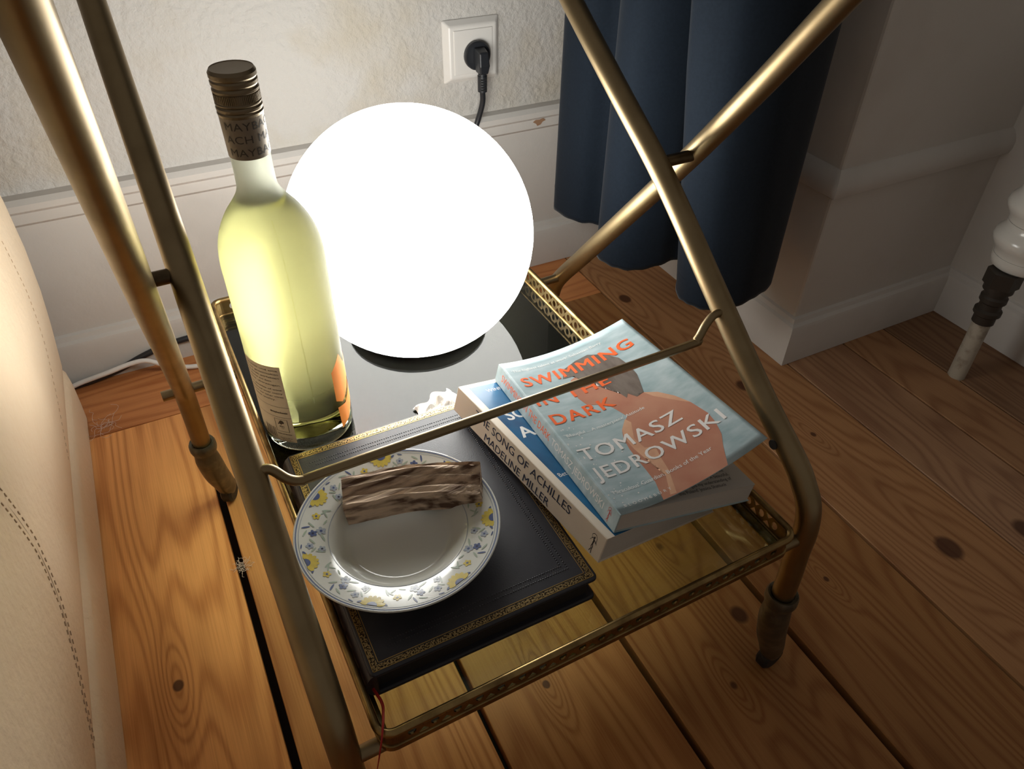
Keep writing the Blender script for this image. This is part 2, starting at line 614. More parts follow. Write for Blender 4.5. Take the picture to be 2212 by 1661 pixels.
M['skin'] = mat('skin_print', (0.46, 0.19, 0.125), 0.42, col2=(0.52, 0.25, 0.165), scale=40)
M['skin_light'] = mat('light_skin_print', (0.70, 0.42, 0.27), 0.42, col2=(0.62, 0.33, 0.21), scale=60)
M['hair'] = mat('hair_print', (0.13, 0.10, 0.085), 0.42, col2=(0.20, 0.165, 0.14), scale=160, stretch=(1, .3, 1))
M['tissue'] = mat('tissue_paper', (0.62, 0.60, 0.56), 0.9, bump=(500, .4, .0006))
M['curtain'] = mat('navy_curtain', (0.009, 0.0145, 0.0235), 0.8, col2=(0.011, 0.0175, 0.028), scale=300, sheen=.12, spec=.12, bump=(1200, .15, .0004))
M['sofa'] = mat('cream_leather', (0.79, 0.625, 0.44), 0.5, col2=(0.82, 0.66, 0.475), scale=12, bump=(110, .55, .0028), spec=.35)
M['thread'] = mat('brown_thread', (0.58, 0.44, 0.31), 0.8)
M['radiator'] = mat('white_enamel', (0.70, 0.68, 0.63), 0.22, coat=.2)
M['pipe'] = mat('old_pipe_paint', (0.42, 0.38, 0.31), 0.55, col2=(0.25, 0.21, 0.16), scale=60, lo=.5, hi=.7)
M['iron'] = mat('black_iron', (0.055, 0.045, 0.036), 0.5, .5)
M['lint'] = mat('grey_lint', (0.72, 0.60, 0.54), 0.9)

# ------------------------------------------------------------------ floor
Y0, Y1 = -0.75, 0.908
fl = struct(box('floor', (-1.3, -0.8, -0.06), (1.35, 1.25, -0.022), M['gap']))
GAPS = [(-0.55, .004), (-0.385, .004), (-0.21, .003), (-0.036, .009), (0.141, .0065), (0.3105, .0075), (0.479, .0085), (0.649, .004), (0.803, .0028), (0.921, .0028), (1.0115, .003), (1.17, .002)]
TONES = [(1.1, 0), (1.1, 0), (1.40, 0), (.98, 0), (.70, .0), (.57, 0), (.52, .0), (.62, .06), (.60, .16), (.56, .10), (.40, .15)]  # browner right boards, with the lamp's falloff also put into the board colour
def plank(x0, x1, y0, y1, m, dz):
    v, f = box_vf((x0, y0, -.02), (x1, y1, dz))
    o = mesh('plank', v, f, m, fl, bevel=.0008, seg=1)
    return o
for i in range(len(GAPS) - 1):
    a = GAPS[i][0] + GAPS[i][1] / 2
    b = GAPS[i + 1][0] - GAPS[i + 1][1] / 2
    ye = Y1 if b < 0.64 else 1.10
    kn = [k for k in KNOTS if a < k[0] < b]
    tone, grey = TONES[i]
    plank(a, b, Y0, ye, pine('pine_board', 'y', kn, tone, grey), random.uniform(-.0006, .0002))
plank(-0.9, -0.012, Y1 + .0015, 1.045, M['pine_x'], 0)
plank(-0.0105, 0.6475, Y1 + .0015, 1.045, M['pine_x'], -.0002)

# ------------------------------------------------------------------ walls and trims
def profile_x(name, prof, x0, x1, m, parent=None):
    """closed (y,z) section extruded along x"""
    n = len(prof)
    v = [(x0, y, z) for y, z in prof] + [(x1, y, z) for y, z in prof]
    f = [(i, (i + 1) % n, n + (i + 1) % n, n + i) for i in range(n)] + [tuple(range(n)), tuple(range(2 * n - 1, n - 1, -1))]
    return mesh(name, v, f, m, parent, smooth=True, auto=28)

def mitre(name, prof, path, m):
    """(d,z) section swept along a plan path [(x,y,nx,ny)], d measured along the outward vector"""
    n = len(prof)
    v, f = [], []
    for (x, y, nx, ny) in path:
        v += [(x + nx * d, y + ny * d, z) for d, z in prof]
    for i in range(len(path) - 1):
        for k in range(n):
            f.append((i * n + k, i * n + (k + 1) % n, (i + 1) * n + (k + 1) % n, (i + 1) * n + k))
    f.append(tuple(range(n)))
    f.append(tuple((len(path) - 1) * n + k for k in range(n)))
    return mesh(name, v, f, m, None, smooth=True, auto=28)

XC = 0.803      # left face of the wall pier
YC = 0.625      # its front face
XR = 1.143      # right wall
wb = struct(box('wall_back', (-1.2, 1.06, 0.0), (XC, 1.16, 1.5), M['plaster']))
struct(box('wall_pier', (XC, YC, 0.0), (XR + .1, 1.16, 1.5), M['plaster_side'], bevel=.004))
struct(box('wall_right', (XR, -0.7, 0.0), (XR + .1, YC, 1.5), M['plaster_side']))
# painted dado board below the rail on the back wall
struct(profile_x('trim_1', [(1.06, 0.0), (1.052, 0.0), (1.052, .25), (1.049, .252), (1.044, .256), (1.0435, .270), (1.039, .2745), (1.0385, .283), (1.0455, .2885), (1.06, .2895)], -1.2, XC, M['paint']))
tr1 = bpy.data.objects['trim_1']
chip_pts = [(.574, .2705), (.579, .2735), (.586, .273), (.592, .2745), (.597, .271), (.591, .269), (.588, .265), (.582, .2635), (.580, .267)]
mesh('paint_chip', [(x, 1.0425, z - .004) for x, z in chip_pts] + [(x, 1.0445, z - .004) for x, z in chip_pts],
     [tuple(range(9)), tuple(range(17, 8, -1))] + [(i, (i + 1) % 9, 9 + (i + 1) % 9, 9 + i) for i in range(9)], M['chip'], tr1)
BB = [(0, 0), (.013, 0), (.013, .062), (.0105, .0685), (.006, .072), (.004, .078), (0, .080)]
struct(profile_x('baseboard_back', [(1.052 - d * 1.15, z) for d, z in BB], -1.2, XC, M['paint']))
TR = [(0, .272), (.004, .274), (.010, .278), (.0125, .286), (.0125, .296), (.009, .304), (.004, .311), (0, .3135)]
struct(mitre('trim_2', TR, [(XC, 1.05, -1, 0), (XC, YC, -1, -1), (XR, YC, 0, -1)], M['paint']))
struct(mitre('baseboard_pier', BB, [(XC, 1.05, -1, 0), (XC, YC, -1, -1), (XR - .001, YC, 0, -1)], M['paint']))
struct(mitre('baseboard_right', BB, [(XR, YC - .0005, -1, 0), (XR, -0.65, -1, 0)], M['paint']))

# ------------------------------------------------------------------ sofa at the left
sofa = thing('sofa', 'cream leather sofa end with stitched seams beside the brass cart', 'sofa', (-.45, .35, 0))
WS = sofa.matrix_world.copy()
SP = [(-.176, 0.002), (-.1745, .03), (-.1735, .060), (-.1745, .075), (-.1790, .083), (-.1805, .0855), (-.1790, .089), (-.1755, .096), (-.172, .12), (-.166, .16), (-.160, .21), (-.156, .27), (-.1555, .33), (-.159, .39), (-.169, .44), (-.19, .48), (-.23, .505), (-.30, .515), (-.75, .515)]
def sofa_x(z):
    for (x0, z0), (x1, z1) in zip(SP, SP[1:]):
        if z0 <= z <= z1:
            return x0 + (x1 - x0) * (z - z0) / max(z1 - z0, 1e-6)
    return SP[-1][0]
def sofa_surf(u, t):
    # u along y, t along the profile; the far end rounds off towards the wall
    k = t * (len(SP) - 1)
    i = min(int(k), len(SP) - 2)
    w = k - i
    x = SP[i][0] * (1 - w) + SP[i + 1][0] * w
    z = SP[i][1] * (1 - w) + SP[i + 1][1] * w
    y = -0.45 + u * 1.45
    r = 0.05
    e = max(0.0, (y - (1.0 - r)) / r)
    x -= r * (1 - math.sqrt(max(0.0, 1 - e * e)))
    return (x, y, z)
v, f = grid_vf(sofa_surf, 90, (len(SP) - 1) * 2)
nu, nv = 90, (len(SP) - 1) * 2
rim = [j * (nu + 1) + nu for j in range(nv + 1)]
rim0 = [j * (nu + 1) for j in range(nv + 1)]
n0 = len(v)
v += [Vector((-.75, v[i].y, v[i].z)) for i in rim] + [Vector((-.75, v[i].y, v[i].z)) for i in rim0]
for j in range(nv):
    f.append((rim[j], rim[j + 1], n0 + j + 1, n0 + j))
    f.append((rim0[j], rim0[j + 1], n0 + nv + 1 + j + 1, n0 + nv + 1 + j))
mesh('upholstery', v, f, M['sofa'], sofa, smooth=True, world=WS, auto=60)
def seam_pts(P):
    out = []
    for y, z in P:
        out.append(Vector((sofa_x(z), y, z)))
    return catmull(out, 14)
S1 = seam_pts([(.462, .345), (.470, .30), (.472, .257), (.464, .213), (.446, .17), (.424, .135), (.40, .10)])
tube('seam_fold', [p + Vector((-.0006, 0, 0)) for p in S1], .0009, M['thread'], sofa, n=8, world=WS)
def stitches(P, off, length=.004, gap=.0035, r=.00045):
    parts = []
    acc = 0
    seg = []
    for a, b in zip(P, P[1:]):
        L_ = (b - a).length
        acc += L_
        t = (b - a).normalized()
        side = Vector((0, -t.z, t.y))
        if acc > length + gap:
            acc = 0
            q = a + side * off
            q.x = sofa_x(q.z) + .0004
            e = q + t * length
            e.x = sofa_x(e.z) + .0004
            parts.append(tube_vf([q, e], r, 6))
    return parts
def dense(P, n=6):
    out = []
    for a, b in zip(P, P[1:]):
        out += [a.lerp(b, k / n) for k in range(n)]
    return out
D1 = dense(S1)
v, f = join(stitches(D1, .0065) + stitches(D1, -.0065))
mesh('seam_stitching', v, f, M['thread'], sofa, world=WS)['kind'] = 'stuff'
D2 = dense(seam_pts([(.845, .34), (.850, .29), (.848, .24), (.826, .19), (.790, .15), (.75, .11)]))
v, f = join(stitches(D2, 0, r=.00035))
mesh('seam_stitching', v, f, M['thread'], sofa, world=WS)['kind'] = 'stuff'

# ------------------------------------------------------------------ curtain
HEM = [(x * .933, y * .933) for x, y in [(.660, 1.050), (.625, 1.035), (.606, 1.012), (.614, .958), (.645, .935), (.655, .905), (.620, .880), (.590, .852), (.590, .815), (.614, .792), (.656, .782), (.698, .785),
       (.700, .755), (.660, .735), (.638, .705), (.635, .678), (.652, .655), (.699, .6435), (.743, .652), (.780, .668), (.797, .690), (.800, .73)]]
cur = thing('curtain', 'dark navy curtain hanging in deep folds beside the white pier', 'curtain', (.63, .76, .17))
WC = cur.matrix_world.copy()
hp = catmull([Vector((x, y, 0)) for x, y in HEM], 7)
def curt(i, z):
    p = hp[i]
    s = i / (len(hp) - 1)
    k = max(0.0, min(1.0, (z - .17) / .40))
    lean = -.055 * max(0.0, min(1.0, (s - .52) / .12)) * max(0.0, 1 - max(0.0, (s - .66) / .3))
    return Vector((p.x + lean * k + .003 * math.sin(9 * s * PI) * k, p.y, z))
ZL = [.162, .168, .174, .18, .20, .23, .28, .36, .46, .6, .8, 1.1, 1.45]
v = []
for z in ZL:
    for i in range(len(hp)):
        v.append(curt(i, z) + Vector((0, 0, (.0014 * math.sin(i * .37) + .0008 * math.sin(i * 1.3)) if z < .178 else 0)))
n = len(hp)
f = [(j * n + i, j * n + i + 1, (j + 1) * n + i + 1, (j + 1) * n + i) for j in range(len(ZL) - 1) for i in range(n - 1)]
o = mesh('curtain_fabric', v, f, M['curtain'], cur, smooth=True, world=WC)
solidify(o, .0022, 0)
hemline = [curt(i, .195) + Vector((0, 0, .002)) for i in range(n)]
v, f = [], []
for i in range(n):
    t = (hp[min(i + 1, n - 1)] - hp[max(i - 1, 0)]).normalized()
    for s in (1.5, -1.5):
        q = hemline[i] + Vector((t.y, -t.x, 0)) * (.001 * s)
        v += [q, q + Vector((0, 0, .0012))]
for i in range(n - 1):
    for s in (0, 2):
        f.append((i * 4 + s, i * 4 + s + 1, (i + 1) * 4 + s + 1, (i + 1) * 4 + s))
mesh('hem_stitch', v, f, M['curtain'], cur, world=WC)

# ------------------------------------------------------------------ socket and plug
sk = thing('wall_socket', 'square white wall socket above the dado rail', 'socket', (.4745, 1.06, .386))
def frustum(x0, x1, z0, z1, y0, y1, ins):
    return [(x0, y0, z0), (x1, y0, z0), (x1, y0, z1), (x0, y0, z1), (x0 + ins, y1, z0 + ins), (x1 - ins, y1, z0 + ins), (x1 - ins, y1, z1 - ins), (x0 + ins, y1, z1 - ins)]
BF = [(0, 1, 2, 3), (4, 7, 6, 5), (0, 4, 5, 1), (1, 5, 6, 2), (2, 6, 7, 3), (3, 7, 4, 0)]
fr = frustum(-.046, .046, -.045, .045, 0, -.010, .009)
mesh('frame', fr, BF, M['socket'], sk, bevel=.0025, seg=3)
box('insert', (-.031, -.0112, -.031), (.031, -.009, .031), M['socket'], sk, bevel=.0016, seg=3)
pl = thing('power_plug', 'black mains plug with ribbed cable in the wall socket', 'plug', (.478, 1.0488, .3815))
Tpl = Matrix.Rotation(PI / 2, 4, 'X')
lathe('plug_disc', [(0.0001, 0.0), (.0185, 0.0), (.0205, .002), (.0205, .007), (.019, .009), (.0001, .009)], M['black_plastic'], pl, 32, T=Tpl)
v = [(-.0075, -.009, .013), (.0095, -.009, .013), (.0115, -.009, -.012), (-.005, -.009, -.022), (.008, -.009, -.022),
     (-.006, -.026, .009), (.008, -.026, .009), (.010, -.028, -.010), (-.005, -.026, -.022), (.008, -.026, -.022), (-.0075, -.009, -.010), (-.0065, -.028, -.010)]
bm_v = v
f = [(0, 1, 2, 10), (10, 2, 4, 3), (5, 11, 7, 6), (11, 8, 9, 7), (0, 5, 6, 1), (1, 6, 7, 2), (2, 7, 9, 4), (4, 9, 8, 3), (3, 8, 11, 10), (10, 11, 5, 0)]
mesh('plug_body', v, f, M['black_plastic'], pl, bevel=.002, seg=2)
tp = Vector((.0015, -.018, -.022))
lathe('strain_relief', [(.0001, 0), (.0062, 0), (.0062, -.003), (.0072, -.003), (.0070, -.026), (.0045, -.027), (.0001, -.027)], M['black_plastic'], pl, 20, T=Matrix.Translation(tp))
for k in range(5):
    box('relief_rib', (-.0035, -.0065 - .018 - .001, -.030 - k * .0037), (.0045, -.0235 + .0, -.0285 - k * .0037), M['rubber'], pl)
tube('cable', catmull([tp + Vector((0, 0, -.025)), tp + Vector((.001, .003, -.045)), tp + Vector((-.006, .008, -.075)), tp + Vector((-.02, .006, -.105)), tp + Vector((-.04, .0, -.16)), tp + Vector((-.05, -.0, -.24)), tp + Vector((-.055, -.006, -.325)), tp + Vector((-.075, -.02, -.353))], 8), .0042, M['black_plastic'], pl)

# ------------------------------------------------------------------ cables on the floor
tag(tube('white_cable', catmull([(-.30, 1.018, .006), (-.21, 1.02, .009), (-.174, 1.022, .014), (-.138, 1.019, .021), (-.105, 1.020, .0255), (-.083, 1.018, .025), (-.06, 1.012, .013), (-.033, 1.004, .0055), (0, .998, .0045), (.05, 1.0, .0045), (.12, 1.01, .0045)], 8), .0036, M['white_cable'], n=12),
    'thin white cable looping along the baseboard behind the cart', 'cable')
tag(tube('black_cable', catmull([(-.30, 1.029, .0052), (-.19, 1.029, .0055), (-.13, 1.03, .012), (-.085, 1.0315, .026), (-.05, 1.0315, .034), (-.012, 1.0315, .0365), (.04, 1.031, .03), (.12, 1.029, .012), (.2, 1.026, .0055)], 8), .0046, M['black_plastic'], n=12),
    'black cable lying against the baseboard behind the white cable', 'cable')

# ------------------------------------------------------------------ radiator column at the right
rad = thing('radiator_column', 'white ribbed radiator column on an iron pipe by the right wall', 'radiator', (1.018, .476, 0))
ax = Vector((0, .006, .28)).normalized()
Trad = Vector((0, 0, 1)).rotation_difference(ax).to_matrix().to_4x4()
lathe('floor_pipe', [(.0001, -.018), (.0125, -.018), (.0125, .103), (.0001, .103)], M['pipe'], rad, 24, T=Trad)
lathe('pipe_coupling', [(.0001, .100), (.0150, .100), (.0150, .112), (.0185, .115), (.0185, .121), (.0150, .124), (.0150, .133), (.018, .136), (.018, .143), (.0155, .146), (.0155, .152), (.020, .154), (.020, .162), (.0001, .162)], M['iron'], rad, 20, T=Trad)
lathe('hex_nut', [(.0001, .162), (.0235, .162), (.0235, .184), (.0001, .184)], M['iron'], rad, 6, T=Trad, auto=10)
Trw = Trad @ Matrix.Translation((.026, 0, .018))
lathe('radiator_foot', [(.0001, .166), (.033, .166), (.0385, .170), (.0395, .178), (.0395, .184), (.0001, .184)], M['radiator'], rad, 40, T=Trw, auto=50)
for k in range(5):
    b = .1842 + k * .0485
    pr = [(.0001, b), (.0385, b), (.0392, b + .003), (.040, b + .007), (.0435, b + .013), (.0475, b + .020), (.0482, b + .025), (.0465, b + .031), (.0415, b + .037), (.0388, b + .042), (.0385, b + .048), (.0001, b + .048)]
    lathe('radiator_section', pr, M['radiator'], rad, 40, T=Trw, auto=50)

# ------------------------------------------------------------------ bar cart
ROT = Matrix.Rotation(math.radians(0.8), 3, 'Z')
CC = Vector((.195, .4885, 0))
cart = thing('bar_cart', 'brass bar cart with crossed tube legs and a galleried glass shelf', 'cart', CC, ROT)
RT = .0100
INNER = [(-.2595, .150), (-.2585, .185), (-.2565, .2146), (-.2555, .245), (-.250, .2677), (-.2385, .283), (-.2239, .296), (-.1735, .329), (-.1025, .382), (-.015, .4475), (.0685, .499), (.1535, .552), (.25, .616), (.40, .717)]
OUTER_R = [(.236, .120), (.2355, .145), (.2277, .1697), (.2129, .2037), (.16, .2670), (.0953, .3439), (.0154, .4389), (-.0546, .5277), (-.113, .6056), (-.17, .68), (-.22, .745)]
OUTER = [(.203, .120), (.202, .150), (.1975, .180), (.1905, .203), (.1775, .228), (.13, .286), (.0658, .3635), (-.01, .4535), (-.0765, .538), (-.132, .612), (-.19, .688), (-.235, .748)]
def caster(leg, top, foot, turn):
    """dark cast hood with a collar and a small wheel; top = leg end, foot = floor contact"""
    top = Vector(top)
    foot = Vector(foot)
    c = bpy.data.objects.new('caster', None)
    COL.objects.link(c)
    c.parent = cart
    c.location = top
    d = foot - top
    g = Vector((d.x, d.y, 0))
    h = d.z
    P = [Vector((0, 0, .006)), Vector((0, 0, -.012)), Vector((0, 0, h * .20)) + g * .06, Vector((0, 0, h * .45)) + g * .34, Vector((0, 0, h * .70)) + g * .76, Vector((0, 0, h * .90)) + g * 1.0]
    P = catmull(P, 5)
    m = len(P) - 1
    def rad_(t):
        if t < .10: return .0128
        if t < .86: return .0118 + .0022 * math.sin((t - .10) / .76 * PI)
        return .0118 - .0050 * ((t - .86) / .14) ** 1.5
    v, f = tube_vf(P, [rad_(i / m) for i in range(m + 1)], 20)
    mesh('caster_hood', v, f, M['bronze'], c, smooth=True, auto=60)
    lathe('caster_collar', [(.0104, -.004), (.0138, -.004), (.0148, 0), (.0146, .006), (.0132, .009), (.0106, .008)], M['bronze'], c, 28, closed=True)
    wr = .015
    Tw = Matrix.Translation(Vector((g.x * .98, g.y * .98, h + wr))) @ Matrix.Rotation(turn, 4, 'Z') @ Matrix.Rotation(PI / 2, 4, 'X')
    lathe('caster_wheel', [(.0001, -.007), (wr - .003, -.007), (wr, -.0045), (wr, .0045), (wr - .003, .007), (.0001, .007)], M['rubber'], c, 24, T=Tw)
    return c
def leg(name, prof, x, lean=0.0):
    zc = .45
    P = catmull([Vector((x + lean * (zc - z), y, z)) for y, z in prof], 7)
    return tube(name, P, RT, M['brass'], cart, n=24), P[0]
XI, XO = .1975, .222
la, pa = leg('leg', INNER, XI)
lc, pc = leg('leg', INNER, -XI + .004)
lb, pb = leg('leg', OUTER_R, XO + .0185)
ld, pd = leg('leg', OUTER, -XO, -.012)
caster(la, pa, (.2330, -.252, 0), .1)
caster(lc, pc, (-.170, -.262, 0), .4)
caster(lb, pb, (.226, .262, 0), .9)
caster(ld, pd, (-.2155, .2315, 0), 1.1)
v, f = lathe_vf([(.0001, 0), (.0042, 0), (.0042, .001), (.0001, .001)], 16)
Th = Matrix.Translation((XI - .0098, -.208, .3035)) @ Matrix.Rotation(-PI / 2, 4, 'Y')
mesh('screw_hole', [Th @ p for p in v], f, M['rubber'], la)
for s, xa, xb in ((1, XI, XO + .0185), (-1, -XO, -XI)):
    tube('pivot_pin', [(xa, -.002, .4565), (xb, -.002, .4565)], .0052, M['brass_dark'], cart)
tube('support_rod', [(-XI + .004, -.2555, .2345), (XI, -.2555, .2345)], .0055, M['brass'], cart)
tube('support_rod', [(-XO - .024, .188, .2160), (XO + .0185, .205, .2130)], .0055, M['brass'], cart)
xb = [(-XI + .010, -.1205, .3735), (-.181, -.1215, .3715), (-.173, -.1255, .3625), (-.164, -.1268, .3580), (-.150, -.1262, .3580), (0, -.1255, .3580), (.152, -.1250, .3580), (.164, -.1245, .3605), (.174, -.1205, .3690), (.183, -.1180, .3745), (XI - .006, -.1175, .3750)]
tube('crossbar', catmull(xb, 6), .0035, M['brass'], cart, n=16)
# tray
HX, HY, ZG, ZR = .171, .2655, .243, .2645
tray = bpy.data.objects.new('tray', None)
COL.objects.link(tray)
tray.parent = cart
tray.location = (0, 0, ZG)
rc = .010
def rrect(hx, hy, r, n=6):
    out = []
    for cx, cy, a0 in ((hx - r, hy - r, 0), (-hx + r, hy - r, 90), (-hx + r, -hy + r, 180), (hx - r, -hy + r, 270)):
        for k in range(n + 1):
            a = math.radians(a0 + 90 * k / n)
            out.append((cx + r * math.cos(a), cy + r * math.sin(a)))
    return out
def ring_tube(pts, r, z, n=12):
    m = len(pts)
    v, f = [], []
    for i, (x, y) in enumerate(pts):
        a = Vector((*pts[i - 1], 0))
        b = Vector((*pts[(i + 1) % m], 0))
        t = (b - a).normalized()
        nn = Vector((t.y, -t.x, 0))
        for k in range(n):
            q = 2 * PI * k / n
            v.append(Vector((x, y, z)) + nn * math.cos(q) * r + Vector((0, 0, math.sin(q) * r)))
    for i in range(m):
        j = (i + 1) % m
        for k in range(n):
            f.append((i * n + k, i * n + (k + 1) % n, j * n + (k + 1) % n, j * n + k))
    return v, f
v, f = ring_tube(rrect(HX, HY, rc), .0029, ZR - ZG - .0029)
mesh('top_rail', v, f, M['brass_gallery'], tray, smooth=True)
def band(hx0, hy0, hx1, hy1, z0, z1):
    A = rrect(hx0, hy0, rc)
    Bp = rrect(hx1, hy1, rc * .7)
    m = len(A)
    v = [(x, y, z0) for x, y in A] + [(x, y, z1) for x, y in A] + [(x, y, z1) for x, y in Bp] + [(x, y, z0) for x, y in Bp]
    f = []
    for i in range(m):
        j = (i + 1) % m
        for s in range(4):
            t = (s + 1) % 4
            f.append((s * m + i, s * m + j, t * m + j, t * m + i))
    return v, f
v, f = band(HX, HY, HX - .0075, HY - .0075, -.0065, -.0001 - .0045)
mesh('base_ledge', v, f, M['brass_gallery'], tray, bevel=.0006)
v, f = band(HX + .0010, HY + .0010, HX - .0022, HY - .0022, -.0045, .0016)
mesh('base_moulding', v, f, M['brass_gallery'], tray, bevel=.0012, seg=3)
box('glass_shelf', (-HX + .0025, -HY + .0025, -.0044), (HX - .0025, HY - .0025, 0), M['shelf_glass'], tray)
def gallery(length):
    cu = bpy.data.curves.new('g', 'CURVE')
    cu.dimensions = '2D'
    cu.fill_mode = 'BOTH'
    cu.extrude = .0005
    def loop(pts):
        s = cu.splines.new('POLY')
        s.points.add(len(pts) - 1)
        for p, q in zip(s.points, pts):
            p.co = (q[0], q[1], 0, 1)
        s.use_cyclic_u = True
    z0, z1 = .0015, ZR - ZG - .0042
    loop([(-length / 2, z0), (length / 2, z0), (length / 2, z1), (-length / 2, z1)])
    n = max(1, round((length - .006) / .0155))
    L_ = (length - .004) / n
    zm = (z0 + z1) / 2
    h = (z1 - z0) / 2
    for i in range(n):
        x = -length / 2 + .002 + (i + .5) * L_
        loop([(x + .0030 * math.cos(a * PI / 5), zm + h * .50 * math.sin(a * PI / 5)) for a in range(10)])
        if i < n - 1:
            e = x + L_ / 2
            loop([(e - .0042, z1 - h * .16), (e + .0042, z1 - h * .16), (e, zm + h * .14)])
            loop([(e - .0042, z0 + h * .16), (e, zm - h * .14), (e + .0042, z0 + h * .16)])
    o = bpy.data.objects.new('g', cu)
    COL.objects.link(o)
    return to_mesh(o)
gl_long = gallery(2 * (HY - rc))
gl_short = gallery(2 * (HX - rc))
for (V, F), xf in ((gl_long, lambda p: (HX - .0006 + p.z, p.x, p.y)), (gl_long, lambda p: (-HX + .0006 + p.z, p.x, p.y)),
                   (gl_short, lambda p: (p.x, HY - .0006 + p.z, p.y)), (gl_short, lambda p: (p.x, -HY + .0006 + p.z, p.y))):
    mesh('pierced_gallery', [xf(p) for p in V], F, M['brass_gallery'], tray)
for q, (cx, cy) in enumerate(((HX - rc, HY - rc), (-HX + rc, HY - rc), (-HX + rc, -HY + rc), (HX - rc, -HY + rc))):
    v, f = [], []
    for k in range(7):
        a = math.radians(90 * q + 15 * k)
        for rr_ in (rc - .0001, rc - .0011):
            for z in (.0015, ZR - ZG - .0042):
                v.append((cx + rr_ * math.cos(a), cy + rr_ * math.sin(a), z))
    for k in range(6):
        o_ = 4 * k
        f += [(o_, o_ + 4, o_ + 5, o_ + 1), (o_ + 2, o_ + 3, o_ + 7, o_ + 6), (o_ + 1, o_ + 5, o_ + 7, o_ + 3), (o_, o_ + 2, o_ + 6, o_ + 4)]
    mesh('gallery_corner', v, f, M['brass_gallery'], tray)

# ------------------------------------------------------------------ globe lamp
LC = Vector((.2185, .648, .3500))
lamp = thing('globe_lamp', 'glowing white glass globe lamp standing on the glass shelf', 'lamp', (LC.x, LC.y, ZG))
zc = LC.z - ZG
R_ = .125
cut = .0110 - zc
a0 = math.asin(cut / R_)
prof = [(.0001, zc + cut)] + [(R_ * math.cos(a0 + (PI / 2 - a0) * k / 40), zc + R_ * math.sin(a0 + (PI / 2 - a0) * k / 40)) for k in range(41)]
prof[-1] = (.0001, prof[-1][1])
prof = [(.076, zc + cut + .002)] + prof[1:]
prof[1] = (math.sqrt(R_ ** 2 - cut ** 2), zc + cut)
lathe('glass_globe', prof, M['globe'], lamp, 72, auto=None)
lathe('lamp_base', [(.0001, .0128), (.0755, .0128), (.0755, .0100), (.073, .0090), (.0001, .0090)], M['black_plastic'], lamp, 48)
for k in range(3):
    a = 2 * PI * k / 3 + .5
    lathe('rubber_foot', [(.0001, 0), (.005, 0), (.005, .0092), (.0001, .0092)], M['rubber'], lamp, 16, T=Matrix.Translation((.04 * math.cos(a), .04 * math.sin(a), 0)))

# ------------------------------------------------------------------ wine bottle
BX, BY, BR = .0680, .538, .0396
bot = thing('wine_bottle', 'clear bottle of white wine with brown screw capsule beside the lamp', 'bottle', (BX, BY, ZG + .0003))
BP = [(0, .296), (.0136, .296), (.0140, .270), (.0141, .245), (.0156, .236), (.0206, .228), (.0275, .219), (.0340, .207), (.0380, .194), (.0396, .180), (BR, .165), (BR, .14), (BR, .11), (BR, .07), (BR, .035), (BR, .018), (BR, .010), (.0390, .004), (.0362, .0005), (.0320, 0)]
inner_b = [(.026, .006), (.012, .016), (.0001, .019)]
prof = [(.0001, .296)] + BP[1:] + inner_b
def smooth_prof(P, n=4):
    q = catmull([Vector((r, z, 0)) for r, z in P], n)
    return [(max(p.x, .0001), p.y) for p in q]
outer = [(.0001, .296)] + [(.0136, .296)] + smooth_prof(BP[2:], 4) + inner_b
lathe('glass_body', outer, M['bottle_glass'], bot, 72, auto=40)
# wine fills to the foot of the neck; the head space is an air cavity
def r_in(z):
    pts = sorted([(z_, r_) for r_, z_ in BP[1:17]])
    for (z0, r0), (z1, r1) in zip(pts, pts[1:]):
        if z0 <= z <= z1:
            return r0 + (r1 - r0) * (z - z0) / (z1 - z0) - .0026
    return .0125
LV = .2305
air = [(.0001, .292), (.0112, .292), (.0114, .266), (.0116, .245), (r_in(.236), .236), (r_in(LV), LV), (.0001, LV)]
vv, ff = lathe_vf(air, 48)
me = bpy.data.meshes.new('head_space')
me.from_pydata([tuple(p) for p in vv], [], ff)
bm = bmesh.new()
bm.from_mesh(me)
bmesh.ops.recalc_face_normals(bm, faces=bm.faces)
bmesh.ops.reverse_faces(bm, faces=bm.faces)
bm.to_mesh(me)
bm.free()
me.shade_smooth()
me.set_sharp_from_angle(angle=math.radians(40))
new_obj('head_space', me, bot, M['inner_glass'])
wz = [LV - .0002] + [LV - .0002 - k * .004 for k in range(1, 16)]
wprof = [(.0001, wz[0])] + [(r_in(z), z) for z in wz] + [(r_in(.16), .16), (BR - .0026, .024), (.034, .016), (.028, .0135), (.012, .022), (.0001, .025)]
lathe('wine', wprof, M['wine'], bot, 60, auto=40)
# mould seam
TB = math.atan2(-BY, -BX)
d2r_ = math.radians
def cyl(a, z, off=.0002, r=None):
    rr = BR if r is None else r
    t = TB + a
    return Vector(((rr + off) * math.cos(t), (rr + off) * math.sin(t), z))
M['seam'] = real_glass('seam_glass', (1.0, 1.0, 0.93), 1.2, .25)
tube('mould_seam', [cyl(d2r_(10), z, -.0001, rr) for z, rr in ((.222, .0253), (.219, .0275), (.207, .0340), (.194, .0380), (.180, .0396), (.165, .0396), (.12, .0396), (.08, .0396), (.055, .0396))], .00035, M['seam'], bot, n=6)
